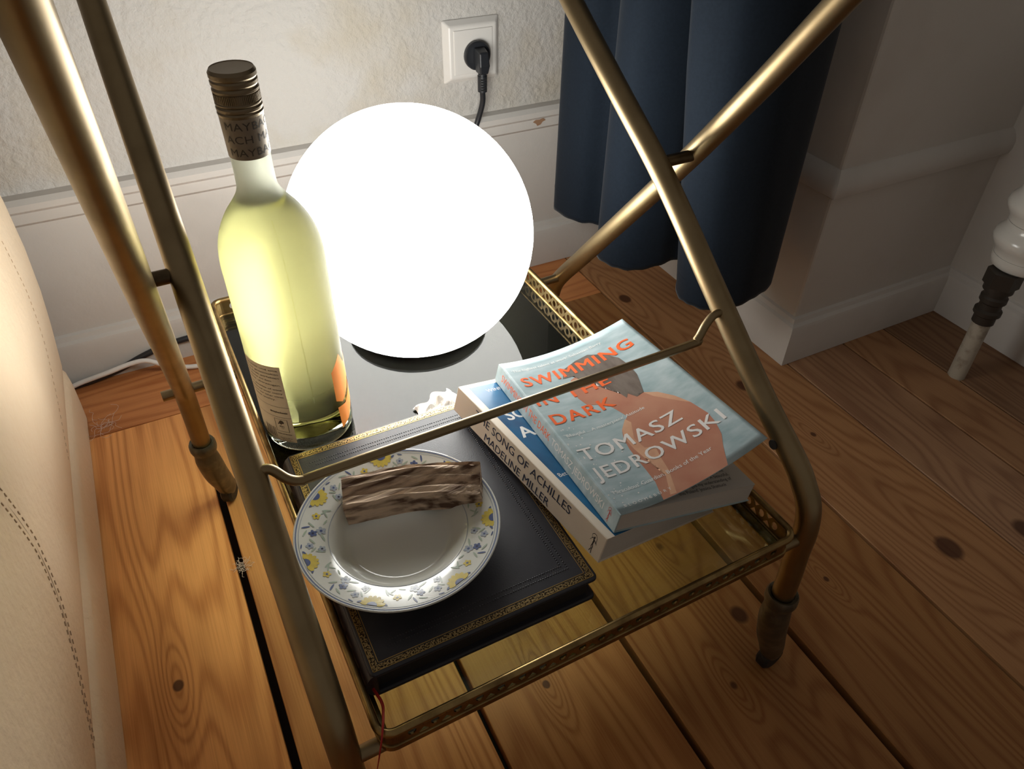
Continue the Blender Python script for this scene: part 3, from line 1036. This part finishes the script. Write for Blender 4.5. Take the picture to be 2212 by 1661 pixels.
# screw cap and capsule
def ribbed(name, prof, m, nr=0):
    return lathe(name, prof, m, bot, 64, auto=30)
capz = .2640
lathe('capsule_sleeve', [(.0138, capz), (.0145, capz), (.0148, .278), (.0151, .2925), (.0132, .2925)], M['capsule'], bot, 64, closed=True, auto=30)
cp = [(.0150, .287), (.0182, .287), (.0186, .2895), (.0178, .291), (.0186, .2925), (.0186, .2945), (.0176, .296), (.0185, .2975), (.0185, .2985), (.0178, .2995),
      (.0178, .3075), (.0186, .3085), (.0186, .3105), (.0176, .3125), (.0186, .3145), (.0187, .3175), (.0179, .3190), (.0188, .3210), (.0188, .3245), (.0172, .3275), (.0168, .3270), (.0001, .3266)]
cz = lambda z: .2926 + (z - .287) * .74
cp = [(r * .835, cz(z)) for r, z in cp]
lathe('screw_cap', cp, M['capsule_cap'], bot, 72, auto=25)
parts = []
for k in range(72):
    a = 2 * PI * k / 72
    T = Matrix.Rotation(a, 4, 'Z')
    v, f = box_vf((.0147, -.0003, cz(.3000)), (.0154, .0003, cz(.3070)))
    parts.append(([T @ Vector(p) for p in v], f))
v, f = join(parts)
mesh('cap_knurling', v, f, M['capsule_cap'], bot)['kind'] = 'stuff'
for s, z, a0_, a1_ in (('MAYBACH', .2850, -.95, 1.95), ('ACH MAYB', .2760, -1.0, 2.15), ('MAYBACH', .2668, -.95, 1.95)):
    put_text(s, lambda a, z_: cyl(a, z_, .00015, .0145 + (z_ - .264) * .0215), a0_, a1_, z, .0052, M['capsule_ink'], bot, 'capsule_lettering', spacing=1.05, fine=.2)
# back label (tan) at the left and orange front label wrapping round the right
def wrap_poly(pts, m, name, off=.00015, parent=bot, ml=.08):
    return poly_on([(a, z * 10) for a, z in pts], lambda a, z: cyl(a, z / 10, off), m, parent, name, ml)
d2r = math.radians
bl = wrap_poly([(d2r(-140), .0135), (d2r(-21.5), .0135), (d2r(-21.5), .0995), (d2r(-140), .0995)], M['label'], 'back_label')
def lab_text(s, deg0, deg1, z, cap, bold=.0):
    put_text(s, lambda a, z_: cyl(a, z_, .0003), d2r(deg0), d2r(deg1), z, cap, M['label_ink'], bl, 'label_text', bold=bold, fine=.25)
lines = ['hohen Qualität und eine', 'Güte mit der gesammelten', 'Erfahrung. Einen perfekten', 'Genuss. Weine aus dem', 'und Qualität überzeugen.', None, 'quality and decades of wine', 'making gathered over many', 'years. Discover our other wines', 'of the same quality.']
z = .0945
for s in lines:
    if s:
        lab_text(s, -95 if len(s) > 21 else -90, -25 if len(s) > 21 else -36, z, .0017)
    z -= .0039 if s else .0012
def lab_rule(z, a0_=-120, a1_=-21.5):
    wrap_poly([(d2r(a0_), z), (d2r(a1_), z), (d2r(a1_), z + .0003), (d2r(a0_), z + .0003)], M['label_ink'], 'label_rule', .0003, bl, .15)
lab_rule(.0545)
lab_text('#maybachwein', -49, -25, .0475, .0021, .02)
lab_rule(.0425)
for a, b, z0, z1 in ((-46, -28, .0400, .0404), (-46, -28, .0255, .0259)):
    lab_rule(z0, a, b)
for a in (-46, -28.5):
    wrap_poly([(d2r(a), .0257), (d2r(a + .6), .0257), (d2r(a + .6), .0402), (d2r(a), .0402)], M['label_ink'], 'label_rule', .0003, bl, .15)
tree = [(-42, .0345), (-40.5, .0338), (-39.5, .0352), (-37.5, .0345), (-37.3, .0338), (-36.6, .0338), (-36.5, .0350), (-33.5, .0352), (-33, .0368), (-34.5, .0385), (-36.8, .0392), (-39, .0378), (-40, .0362)]
wrap_poly([(d2r(a), z) for a, z in tree], M['label_ink'], 'certificate_mark', .0003, bl, .1)
lab_text('FSC', -40, -33.5, .0306, .0021, .01)
lab_text('MIX', -38, -35, .0288, .0010)
lab_text('Zutaten und Nährwerte', -46, -26, .0222, .0012, .02)
lab_text('Energie in 100 ml', -43, -27, .0172, .0012)
lab_text('297 kJ / 71 kcal', -41, -29, .0152, .0012)
lab_text('enthält Sulfite, contains sulphites', -85, -25, .0145 - .0004, .0009)
for k, w in enumerate((1.6, .7, .7, 1.5, .8, 1.2, .6, 1.4, .8, 1.0)):
    a = -66 + k * 1.9
    wrap_poly([(d2r(a), .0165), (d2r(a + w * .65), .0165), (d2r(a + w * .65), .028), (d2r(a), .028)], M['label_ink'], 'barcode_bar', .0003, bl, .2)
fl_ = bpy.data.objects.new('front_label', None)
COL.objects.link(fl_)
fl_.parent = bot
wrap_poly([(d2r(40), .0455), (d2r(52), .039), (d2r(70), .046), (d2r(78), .052), (d2r(120), .062), (d2r(165), .075), (d2r(165), .105), (d2r(120), .090), (d2r(84), .0775), (d2r(72), .0735), (d2r(60), .0885), (d2r(40), .0775)], M['orange'], 'orange_print', .0002, fl_)
wrap_poly([(d2r(43), .0120), (d2r(60), .0150), (d2r(78), .0255), (d2r(120), .036), (d2r(165), .045), (d2r(165), .066), (d2r(120), .0545), (d2r(80), .0450), (d2r(58), .0345), (d2r(41), .0375)], M['orange'], 'orange_print', .0002, fl_)

# ------------------------------------------------------------------ leather book with gold border
LBx0, LBx1, LBy0, LBy1, LBt = .0345, .2075, .257, .4775, .0268
lb_ = thing('leather_book', 'large dark leather bound book with gold tooled border under the plate', 'book', (LBx0, LBy0, ZG + .0002))
LW, LH = LBx1 - LBx0, LBy1 - LBy0
bt = .0042
def rbox(lo, hi, r, n=5, cornersx1=True):
    x0, y0, z0 = lo
    x1, y1, z1 = hi
    out = []
    for cx, cy, a0_ in ((x1 - r, y1 - r, 0), (x0 + r, y1 - r, 90), (x0 + r, y0 + r, 180), (x1 - r, y0 + r, 270)):
        for k in range(n + 1):
            a = math.radians(a0_ + 90 * k / n)
            out.append((cx + r * math.cos(a), cy + r * math.sin(a)))
    m = len(out)
    v = [(x, y, z0) for x, y in out] + [(x, y, z1) for x, y in out]
    f = [tuple(range(m - 1, -1, -1)), tuple(range(m, 2 * m))] + [(i, (i + 1) % m, m + (i + 1) % m, m + i) for i in range(m)]
    return v, f
v, f = rbox((0, 0, LBt - bt), (LW, LH, LBt), .004)
mesh('front_cover', v, f, M['leather_dark'], lb_, bevel=.0016, seg=3)
v, f = rbox((0, 0, 0), (LW, LH, bt), .004)
mesh('back_cover', v, f, M['leather_dark'], lb_, bevel=.0016, seg=3)
box('page_block', (.004, .005, bt), (LW - .006, LH - .005, LBt - bt), M['page_dark'], lb_)
# rounded spine on the left
ns = 12
sec = [(.004 - .0085 * math.sin(PI * k / ns), (LBt / 2 - .0012) * -math.cos(PI * k / ns) + LBt / 2) for k in range(ns + 1)]
v = [(x, .0006, z) for x, z in sec] + [(x, LH - .0006, z) for x, z in sec]
m = ns + 1
f = [(i, i + 1, m + i + 1, m + i) for i in range(ns)] + [tuple(range(m)), tuple(range(2 * m - 1, m - 1, -1)), (0, m - 1 + 0, 2 * m - 1, m)]
mesh('spine', v, f, M['leather_edge'], lb_, smooth=True, auto=40)
zt = LBt + .0001
def strip(x0, y0, x1, y1, m, name):
    box(name, (x0, y0, zt - .0003), (x1, y1, zt + .00012), m, lb_)
w0, w1 = .0028, .0068
strip(w0, w0, LW - w0, w1, M['gold'], 'gold_border')
strip(w0, LH - w1, LW - w0, LH - w0, M['gold'], 'gold_border')
strip(w0, w1, w1, LH - w1, M['gold'], 'gold_border')
strip(LW - w1, w1, LW - w0, LH - w1, M['gold'], 'gold_border')
for q in (.0024, .0076):
    h = .0005
    strip(q, q, LW - q, q + h, M['gold_line'], 'gold_line')
    strip(q, LH - q - h, LW - q, LH - q, M['gold_line'], 'gold_line')
    strip(q, q, q + h, LH - q, M['gold_line'], 'gold_line')
    strip(LW - q - h, q, LW - q, LH - q, M['gold_line'], 'gold_line')
parts = []
def dots(x0, y0, x1, y1, n):
    for k in range(n):
        t = k / (n - 1)
        cx, cy = x0 + (x1 - x0) * t, y0 + (y1 - y0) * t
        vv, ff = lathe_vf([(.00075, 0), (.00055, .00035), (.0001, .0005)], 8, T=Matrix.Translation((cx + random.uniform(-.0002, .0002), cy, LBt - .0001)))
        parts.append((vv, ff))
for q in (.0165, .0205):
    dots(LW - q, q, LW - q, LH - q, 85)
    dots(q, q, LW - q, q, 70)
    dots(q, LH - q, LW - q, LH - q, 70)
v, f = join(parts)
mesh('blind_tooling', v, f, M['leather_dark'], lb_)['kind'] = 'stuff'
# ribbon marker, hanging over the gallery towards the floor
rp = [(.050, .275, .256), (.0375, .2655, .2555), (.0345, .2600, .2545), (.0362, .2430, .2600), (.0335, .2310, .2665), (.0300, .2225, .2668), (.0255, .2160, .2600), (.0200, .2125, .242), (.0130, .2100, .222), (.004, .207, .205)]
rp = catmull([Vector(p) - Vector((LBx0, LBy0, ZG + .0002)) for p in rp], 6)
v, f = [], []
for i, p in enumerate(rp):
    s = i / (len(rp) - 1)
    wv = Vector((math.cos(.3 + 1.2 * s), math.sin(.3 + 1.2 * s) * .4, .25)).normalized() * (.0007 + .0011 * s)
    v += [p - wv, p + wv]
for i in range(len(rp) - 1):
    f.append((2 * i, 2 * i + 1, 2 * i + 3, 2 * i + 2))
solidify(mesh('ribbon_marker', v, f, M['ribbon'], lb_, smooth=True), .0003)

# ------------------------------------------------------------------ plate
PZ = ZG + .0002 + LBt + .0005
PLX, PLY, PR = .0902, .352, .0757
plate = thing('plate', 'white porcelain plate with blue and yellow flower border on the leather book', 'plate', (PLX, PLY, PZ))
def plate_z(r):
    P = [(0, .0048), (.036, .0048), (.0395, .0062), (.0465, .0118), (.0515, .0148), (.062, .0178), (.0725, .0206), (.0757, .0212)]
    for (r0, z0), (r1, z1) in zip(P, P[1:]):
        if r <= r1:
            t = (r - r0) / (r1 - r0)
            return z0 + (z1 - z0) * t
    return P[-1][1]
top = [(.0001, .0048), (.030, .0048), (.0355, .0049), (.0380, .0054), (.0405, .0068), (.0440, .0098), (.0475, .0127), (.0515, .0148), (.058, .0167), (.066, .0189), (.0725, .0206), (.0750, .0213), (.0757, .0210), (.0757, .0202), (.0735, .0188), (.060, .0148), (.050, .0118), (.044, .006), (.041, .0028), (.041, .0), (.0385, .0), (.0375, .0025), (.0001, .0025)]
lathe('plate_body', top, M['porcelain'], plate, 96, auto=30)
def pol(r, a, h=.00018):
    return Vector((r * math.cos(a), r * math.sin(a), plate_z(r) + h))
def ring(name, r0, r1, m, h=.0001):
    v, f = [], []
    n = 120
    for k in range(n):
        a = 2 * PI * k / n
        v += [pol(r0, a, h), pol(r1, a, h)]
    for k in range(n):
        j = (k + 1) % n
        f.append((2 * k, 2 * k + 1, 2 * j + 1, 2 * j))
    return mesh(name, v, f, m, plate, smooth=True)
ring('rim_line', .0733, .0744, M['blue_glaze'], .00022)
ring('rim_line', .0716, .0720, M['flower_pale'], .0002)
ring('well_line', .0512, .0517, M['flower_pale'], .0002)
prt = {'y': [], 'b': [], 'p': [], 'l': [], 'k': []}
def blob(key, r, a, pts, h=.0003):
    """pts in mm as (tangential, radial) about (r, a)"""
    V = []
    for tx, ry in pts:
        rr = r + ry * .001
        V.append(pol(min(rr, .0752), a + tx * .001 / r, h))
    prt[key].append((V, [tuple(range(len(V)))]))
def circ(cx, cy, rx, ry, n=9, rot=0):
    return [(cx + rx * math.cos(2 * PI * k / n) * math.cos(rot) - ry * math.sin(2 * PI * k / n) * math.sin(rot), cy + rx * math.cos(2 * PI * k / n) * math.sin(rot) + ry * math.sin(2 * PI * k / n) * math.cos(rot)) for k in range(n)]
def sun(r, a, s=1.0):
    for k in range(7):
        t = PI + PI * (k + .5) / 7
        blob('y', r, a, circ(3.7 * s * math.cos(t), 3.7 * s * math.sin(t), 2.0 * s, 1.15 * s, 9, t), .00026 + .00001 * k)
    blob('b', r, a, [(2.2 * s * math.cos(PI + PI * k / 8), 2.0 * s * math.sin(PI + PI * k / 8)) for k in range(9)], .0004)
    for q in (-1, 1):
        blob('b', r, a, circ(5.6 * q * s, -.8 * s, 1.1 * s, .5 * s, 7, q * .6), .0003)
def floret(key, r, a, s, kc='k'):
    for k in range(5):
        t = 2 * PI * k / 5 + .3
        blob(key, r, a, circ(1.15 * s * math.cos(t), 1.15 * s * math.sin(t), .95 * s, .75 * s, 8, t), .00028 + .00001 * k)
    blob(kc, r, a, circ(0, 0, .6 * s, .6 * s, 6), .0004)
def leaf(r, a, tx, ry, L_, rot, key='l'):
    blob(key, r, a, circ(tx, ry, L_, L_ * .22, 10, rot), .00024)
NR = 7
for k in range(NR):
    a = 2 * PI * k / NR + math.radians(81)
    st = 2 * PI / NR
    sun(.0705, a, 1.65)
    leaf(.060, a, -7.0, -2.0, 3.6, 1.9)
    leaf(.060, a, 7.0, -2.5, 3.6, 1.1)
    leaf(.060, a, 9.5, -1.5, 3.0, .6)
    q = a + st * .27
    floret('y', .0625, q, 1.5, 'b')
    leaf(.058, q, 3.2, -3.0, 2.8, .3)
    leaf(.058, q, -3.4, -1.5, 2.8, 2.4)
    q = a + st * .5
    floret('p', .0565, q, 1.8, 'b')
    floret('b', .0620, q + .05, 1.55, 'k')
    leaf(.0665, q, -1.8, 1.0, 3.2, 1.2, 'b')
    leaf(.066, q, 3.6, 1.6, 3.2, .4)
    leaf(.056, q, 6.0, -1.0, 3.8, -.4)
    leaf(.064, q, -4.5, 0, 3.2, 2.2)
    q = a + st * .76
    floret('p', .0645, q, 1.45, 'b')
    floret('p', .0565, q + .06, 1.4, 'k')
    leaf(.0700, q, 0, .3, 2.2, .2, 'b')
    leaf(.0610, q, -4.0, 1.4, 3.2, -.7)
    leaf(.0600, q, 3.5, 2.4, 2.8, .9)
M['flower_dark'] = mat('flower_centre_print', (0.06, 0.06, 0.10), 0.15)
for key, nm, mm in (('y', 'yellow_flower_print', 'flower_yellow'), ('b', 'blue_flower_print', 'flower_blue'), ('p', 'pale_flower_print', 'flower_pale'), ('l', 'leaf_print', 'leaf'), ('k', 'flower_centre_print', 'flower_dark')):
    v, f = join(prt[key])
    o = mesh(nm, v, f, M[mm], plate)
    o['kind'] = 'stuff'

# ------------------------------------------------------------------ split log on the plate
FB = [(.0585, .3752), (.0798, .3711), (.1022, .3671), (.1316, .3566), (.1573, .3434)]
FT = [(.0567, .3753), (.0763, .371), (.097, .3680), (.1273, .3569), (.1535, .3439)]
BT = [(.0642, .4023), (.0843, .3987), (.1033, .3953), (.1307, .3867), (.1662, .3708)]
fb = catmull([Vector((x, y, .2798)) for x, y in FB], 14)
ft = catmull([Vector((x, y, .2985)) for x, y in FT], 14)
btp = catmull([Vector((x, y, .3030)) for x, y in BT], 14)
log = thing('split_log', 'rough split piece of brown wood lying on the flowered plate', 'wood', (.105, .375, .2798))
WL = log.matrix_world.copy()
nl = len(fb)
nt_ = 16
v, f = [], []
for i in range(nl):
    s = i / (nl - 1)
    for k in range(nt_ + 1):
        t = k / nt_
        p = ft[i].lerp(btp[i], t)
        # grain ridges running along the length, a raised front ridge and a hollow behind it
        rg = .0022 * math.sin(t * 9 + 1.0) * (1 - abs(2 * t - 1) ** 3) + .0012 * math.sin(t * 23 + 2 * s)
        rg += .0016 * noise.noise(Vector((s * 5, t * 14, 0)))
        if s > .82:
            rg += .0022 * noise.noise(Vector((s * 40, t * 12, 3))) * (s - .82) / .18
        edge = (k == 0 or k == nt_)
        v.append(p + Vector((0, 0, 0 if edge else rg)) + Vector((0, .0009 * noise.noise(Vector((s * 9, 7, 1))) if k == nt_ else 0, 0)))
    back = btp[i] + Vector((0, .0005, -.0165))
    v.append(Vector((back.x, back.y, .2868)))
    v.append(fb[i] + Vector((0, 0, .0006 * noise.noise(Vector((s * 8, 0, 4))))))
m = nt_ + 3
for i in range(nl - 1):
    for k in range(m):
        f.append((i * m + k, i * m + (k + 1) % m, (i + 1) * m + (k + 1) % m, (i + 1) * m + k))
f.append(tuple(range(m)))
f.append(tuple((nl - 1) * m + k for k in range(m)))
o = mesh('split_wood_block', v, f, M['log'], log, smooth=True, world=WL, auto=38)

# ------------------------------------------------------------------ crumpled tissue
tis = thing('crumpled_tissue', 'small crumpled scrap of white tissue behind the leather book', 'tissue', (.187, .503, ZG))
def tf(u, w):
    x = (u - .5) * .044
    y = (w - .5) * .036
    e = 1 - max(abs(2 * u - 1), abs(2 * w - 1)) ** 3
    n_ = abs(noise.noise(Vector((u * 3.1, w * 3.3, 1.7)))) * .016 + abs(noise.noise(Vector((u * 8, w * 8, 4)))) * .004
    q = Matrix.Rotation(.35, 3, 'Z') @ Vector((x + .006 * noise.noise(Vector((w * 4, u * 2, 9))), y + .006 * noise.noise(Vector((u * 4, w * 2, 5))), .0005 + n_ * (.35 + .65 * e)))
    return q
v, f = grid_vf(tf, 22, 20)
solidify(mesh('tissue_sheet', v, f, M['tissue'], tis), .0003)

# ------------------------------------------------------------------ paperbacks
def Rm(yaw, roll, pitch):
    return Matrix.Rotation(yaw, 3, 'Z') @ Matrix.Rotation(roll, 3, 'Y') @ Matrix.Rotation(pitch, 3, 'X')
R1 = Rm(.1481, .2402, .0100)
O1 = Vector((.2113, .2644, .2756))
W1, H1, T1 = .1335, .199, .0244
b1 = thing('paperback_book', 'cream spined blue paperback lying half on the leather book', 'book', O1, R1)
def pages(parent, w, h, t, c, m='paper'):
    box('page_block', (.0008, .0012, c), (w - .0012, h - .0012, t - c), M[m], parent)
ct = .0005
pages(b1, W1, H1, T1, ct)
box('back_cover', (0, 0, 0), (W1, H1, ct), M['spine_cream'], b1)
box('front_cover', (0, 0, T1 - ct), (W1, H1, T1), M['spine_cream'], b1)
box('spine', (-.0006, 0, 0), (.0008, H1, T1), M['spine_cream'], b1, bevel=.0005)
s1 = lambda a, z: Vector((-.00066, H1 * (1 - a), T1 * z))
c1 = lambda a, y, h=.0001: Vector((W1 * a, H1 * y, T1 + h))
poly_on([(.055, .0), (1, .0), (1, .975), (.055, .975)], lambda a, y: c1(a, y, .00005), M['cover_blue'], b1, 'cover_picture', .5)
put_text('THE SONG OF ACHILLES', s1, .152, .805, .56, .30, M['navy_ink'], b1, 'spine_title', bold=.004)
put_text('MADELINE MILLER', s1, .243, .692, .085, .28, M['navy_ink'], b1, 'spine_author', bold=.004)
c1v = lambda a, v_: c1(a, 1 - v_, .00012)
put_text('WINNER', c1v, .155, .345, .078, -.020, M['pale_ink'], b1, 'cover_text')
put_text('SONG', c1v, .11, .48, .285, -.066, M['white_ink'], b1, 'cover_title', bold=.02)
put_text('ACHILLES', c1v, .09, .75, .405, -.066, M['white_ink'], b1, 'cover_title', bold=.02)
put_text('Bett', c1v, .075, .15, .662, -.022, M['pale_ink'], b1, 'cover_text')
def archer(fn, cx, cy, sx, sy, m, parent):
    """little publisher's mark: a running figure drawing a bow"""
    seg = []
    def line(pts, w):
        P = [Vector((x, y, 0)) for x, y in pts]
        v, f = [], []
        for i, p in enumerate(P):
            t = (P[min(i + 1, len(P) - 1)] - P[max(i - 1, 0)]).normalized()
            nn = Vector((-t.y, t.x, 0)) * w
            v += [p - nn, p + nn]
        f = [(2 * i, 2 * i + 1, 2 * i + 3, 2 * i + 2) for i in range(len(P) - 1)]
        seg.append((v, f))
    line([(0, .35), (.05, .15), (.0, -.05)], .09)
    line([(0, -.05), (.12, -.35), (.08, -.62), (.16, -.95)], .05)
    line([(0, -.05), (-.10, -.35), (-.02, -.55), (-.2, -.85)], .045)
    line([(.03, .28), (.25, .22), (.42, .10)], .04)
    line([(.03, .28), (-.2, .42), (-.32, .3)], .04)
    line([(-.42, .62), (-.15, .80), (.15, .78), (.38, .55), (.40, .2), (.52, .02)], .028)
    line([(-.42, .62), (-.32, .3), (-.5, .05)], .02)
    seg.append(([Vector((.02 + .1 * math.cos(a * PI / 4), .48 + .12 * math.sin(a * PI / 4), 0)) for a in range(8)], [tuple(range(8))]))
    v, f = join(seg)
    return mesh('publisher_mark', [fn(cx + p.x * sx, cy + p.y * sy) for p in v], f, m, parent)
archer(s1, .948, .47, .034, .42, M['black_ink'], b1)

R2 = R1 @ Matrix.Rotation(-.1512, 3, 'Z')
O2 = O1 + R1 @ Vector((.0084, .0023, T1 + .0006))
W2, H2, T2 = .1362, .1965, .0175
b2 = thing('paperback_book', 'pale blue paperback with curled cover and orange title, topmost of the two', 'book', O2, R2)
pages(b2, W2, H2, T2, ct)
box('title_page', (.001, .001, T2 - ct), (W2 - .001, H2 - .001, T2 - ct + .0002), M['page_top'], b2)
box('back_cover', (0, 0, 0), (W2, H2, ct), M['water'], b2)
box('spine', (-.0006, 0, 0), (.0006, H2, T2), M['water'], b2, bevel=.0003)
def cov(u, v_, h=0.0):
    lift = .036 + .009 * v_
    p = Vector((.128 * u, H2 * (1 - v_) + .005 * u, T2 + lift * u * u))
    if h:
        tu = Vector((.128, .005, 2 * lift * u)).normalized()
        p += Vector((-tu.z, 0, tu.x)).normalized() * h
    return p
v, f = grid_vf(lambda u, w: cov(u, w, -.0002), 48, 24)
solidify(mesh('front_cover', v, f, M['water'], b2, smooth=True), .0003, 0)
cv = lambda h: (lambda u, v_: cov(u, v_, h))
SKIN = [[0.344, 0.283], [0.384, 0.225], [0.474, 0.204], [0.564, 0.237], [0.606, 0.318], [0.652, 0.449], [0.704, 0.465], [0.781, 0.51], [0.836, 0.574], [0.874, 0.651], [0.893, 0.742], [0.882, 0.8], [0.853, 0.864], [0.808, 0.914], [0.745, 0.998], [0.525, 0.998], [0.303, 0.998], [0.318, 0.962], [0.343, 0.91], [0.351, 0.842], [0.354, 0.787], [0.363, 0.715], [0.382, 0.652], [0.418, 0.605], [0.467, 0.573], [0.513, 0.55], [0.491, 0.497], [0.465, 0.441], [0.35, 0.404], [0.332, 0.348]]
HAIR = [[0.518, 0.115], [0.621, 0.109], [0.714, 0.151], [0.771, 0.217], [0.783, 0.29], [0.773, 0.36], [0.749, 0.407], [0.714, 0.470], [0.690, 0.44], [0.66, 0.475], [0.63, 0.435], [0.603, 0.455], [0.591, 0.418], [0.604, 0.37], [0.574, 0.327], [0.569, 0.261], [0.53, 0.222], [0.417, 0.205], [0.345, 0.200], [0.396, 0.144]]
LIGHT = [[0.486, 0.559], [0.503, 0.588], [0.438, 0.674], [0.45, 0.738], [0.509, 0.754], [0.483, 0.819], [0.465, 0.886], [0.401, 0.993], [0.361, 0.99], [0.423, 0.905], [0.461, 0.82], [0.4, 0.785], [0.388, 0.723], [0.39, 0.655], [0.418, 0.605]]
poly_on(SKIN, cv(.00003), M['skin'], b2, 'figure_print', .03)
poly_on(LIGHT, cv(.00007), M['skin_light'], b2, 'figure_highlight_print', .03)
poly_on([[.71, .468], [.781, .508], [.836, .572], [.874, .648], [.835, .612], [.79, .565], [.74, .515]], cv(.00007), M['skin_light'], b2, 'figure_highlight_print', .03)
poly_on(HAIR, cv(.00011), M['hair'], b2, 'hair_print', .03)
T_ = cv(.00016)
put_text("'The highest talent at work' Sebastian Barry", T_, .045, .76, .080, -.016, M['white_ink'], b2, 'cover_text')
put_text('SWIMMING', T_, .055, .915, .193, -.063, M['orange_ink'], b2, 'cover_title', bold=.022, spacing=1.12)
put_text('IN THE', T_, .035, .605, .334, -.058, M['orange_ink'], b2, 'cover_title', bold=.022, spacing=1.15)
put_text('DARK', T_, .045, .515, .467, -.064, M['orange_ink'], b2, 'cover_title', bold=.022, spacing=1.15)
put_text("'Beautiful ... A masterpiece' Attitude", T_, .050, .640, .553, -.016, M['white_ink'], b2, 'cover_text')
put_text('TOMASZ', T_, .045, .765, .701, -.067, M['pale_ink'], b2, 'cover_author', bold=.012, spacing=1.12)
put_text('JEDROWSKI', T_, .030, .945, .813, -.065, M['pale_ink'], b2, 'cover_author', bold=.012, spacing=1.12)
put_text("'Miraculous' Guardian, Books of the Year", T_, .050, .752, .900, -.018, M['white_ink'], b2, 'cover_text')
put_text('BLOOMSBURY', T_, .062, .395, .970, -.013, M['pale_ink'], b2, 'cover_text', spacing=1.9)
s2 = lambda a, z: Vector((-.00066, H2 * (1 - a), T2 * z))
put_text('SWIMMING IN THE DARK', s2, .052, .495, .36, .38, M['orange_ink'], b2, 'spine_title')
put_text('TOMASZ JEDROWSKI', s2, .512, .905, .36, .36, M['pale_ink'], b2, 'spine_author')
archer(s2, .945, .5, .026, .42, M['red_ink'], b2)
pgf = lambda a, v_: Vector((W2 * a, H2 * (1 - v_), T2 - .00022))
for s, a0_, a1_, b0 in (('day life', .775, .870, .893), ('ns. A beautiful,', .69, .882, .919), ('changed my understanding of', .50, .872, .944), ("this Poland' Jessica Shattuck", .44, .80, .969)):
    put_text(s, pgf, a0_, a1_, b0, -.016, M['page_ink'], b2, 'page_text')
# white sparkles of light on the printed water
sp_parts = []
for k in range(60):
    u = random.choice([random.uniform(.01, .13), random.uniform(.05, .33)])
    w = random.uniform(.50, .97)
    if u > .2 and w < .62:
        continue
    r = random.uniform(.002, .006)
    pts = [(u + r * math.cos(a * PI / 3) * random.uniform(.7, 1.3), w + r * .6 * math.sin(a * PI / 3)) for a in range(6)]
    sp_parts.append(([cov(a, b, .00005) for a, b in pts], [tuple(range(6))]))
v, f = join(sp_parts)
mesh('sparkle_print', v, f, M['pale_ink'], b2)['kind'] = 'stuff'

# ------------------------------------------------------------------ lint on the floor
def lint(name, label, c, size, n_, z=.002):
    o = thing(name, label, 'lint', (c[0], c[1], z))
    parts = []
    for k in range(n_):
        a = random.uniform(0, 2 * PI)
        p = Vector((random.uniform(-.3, .3) * size, random.uniform(-.6, .6) * size, random.uniform(0, .15) * size))
        P = [p]
        for q in range(5):
            a += random.uniform(-1.1, 1.1)
            p = p + Vector((math.cos(a), math.sin(a), 0)) * size * .22
            p.z = abs(p.z + random.uniform(-.05, .08) * size)
            P.append(p)
        parts.append(tube_vf(catmull(P, 4), .0002, 5))
    v, f = join(parts)
    m = mesh('fluff', v, f, M['lint'], o, smooth=True)
    m['kind'] = 'stuff'
lint('dust_fluff', 'wispy tuft of pale lint on the boards by the sofa', (-.156, .925), .03, 16)
lint('dust_fluff', 'small ball of grey lint stuck in the wide floor gap', (-.034, .603), .011, 26, .0005)
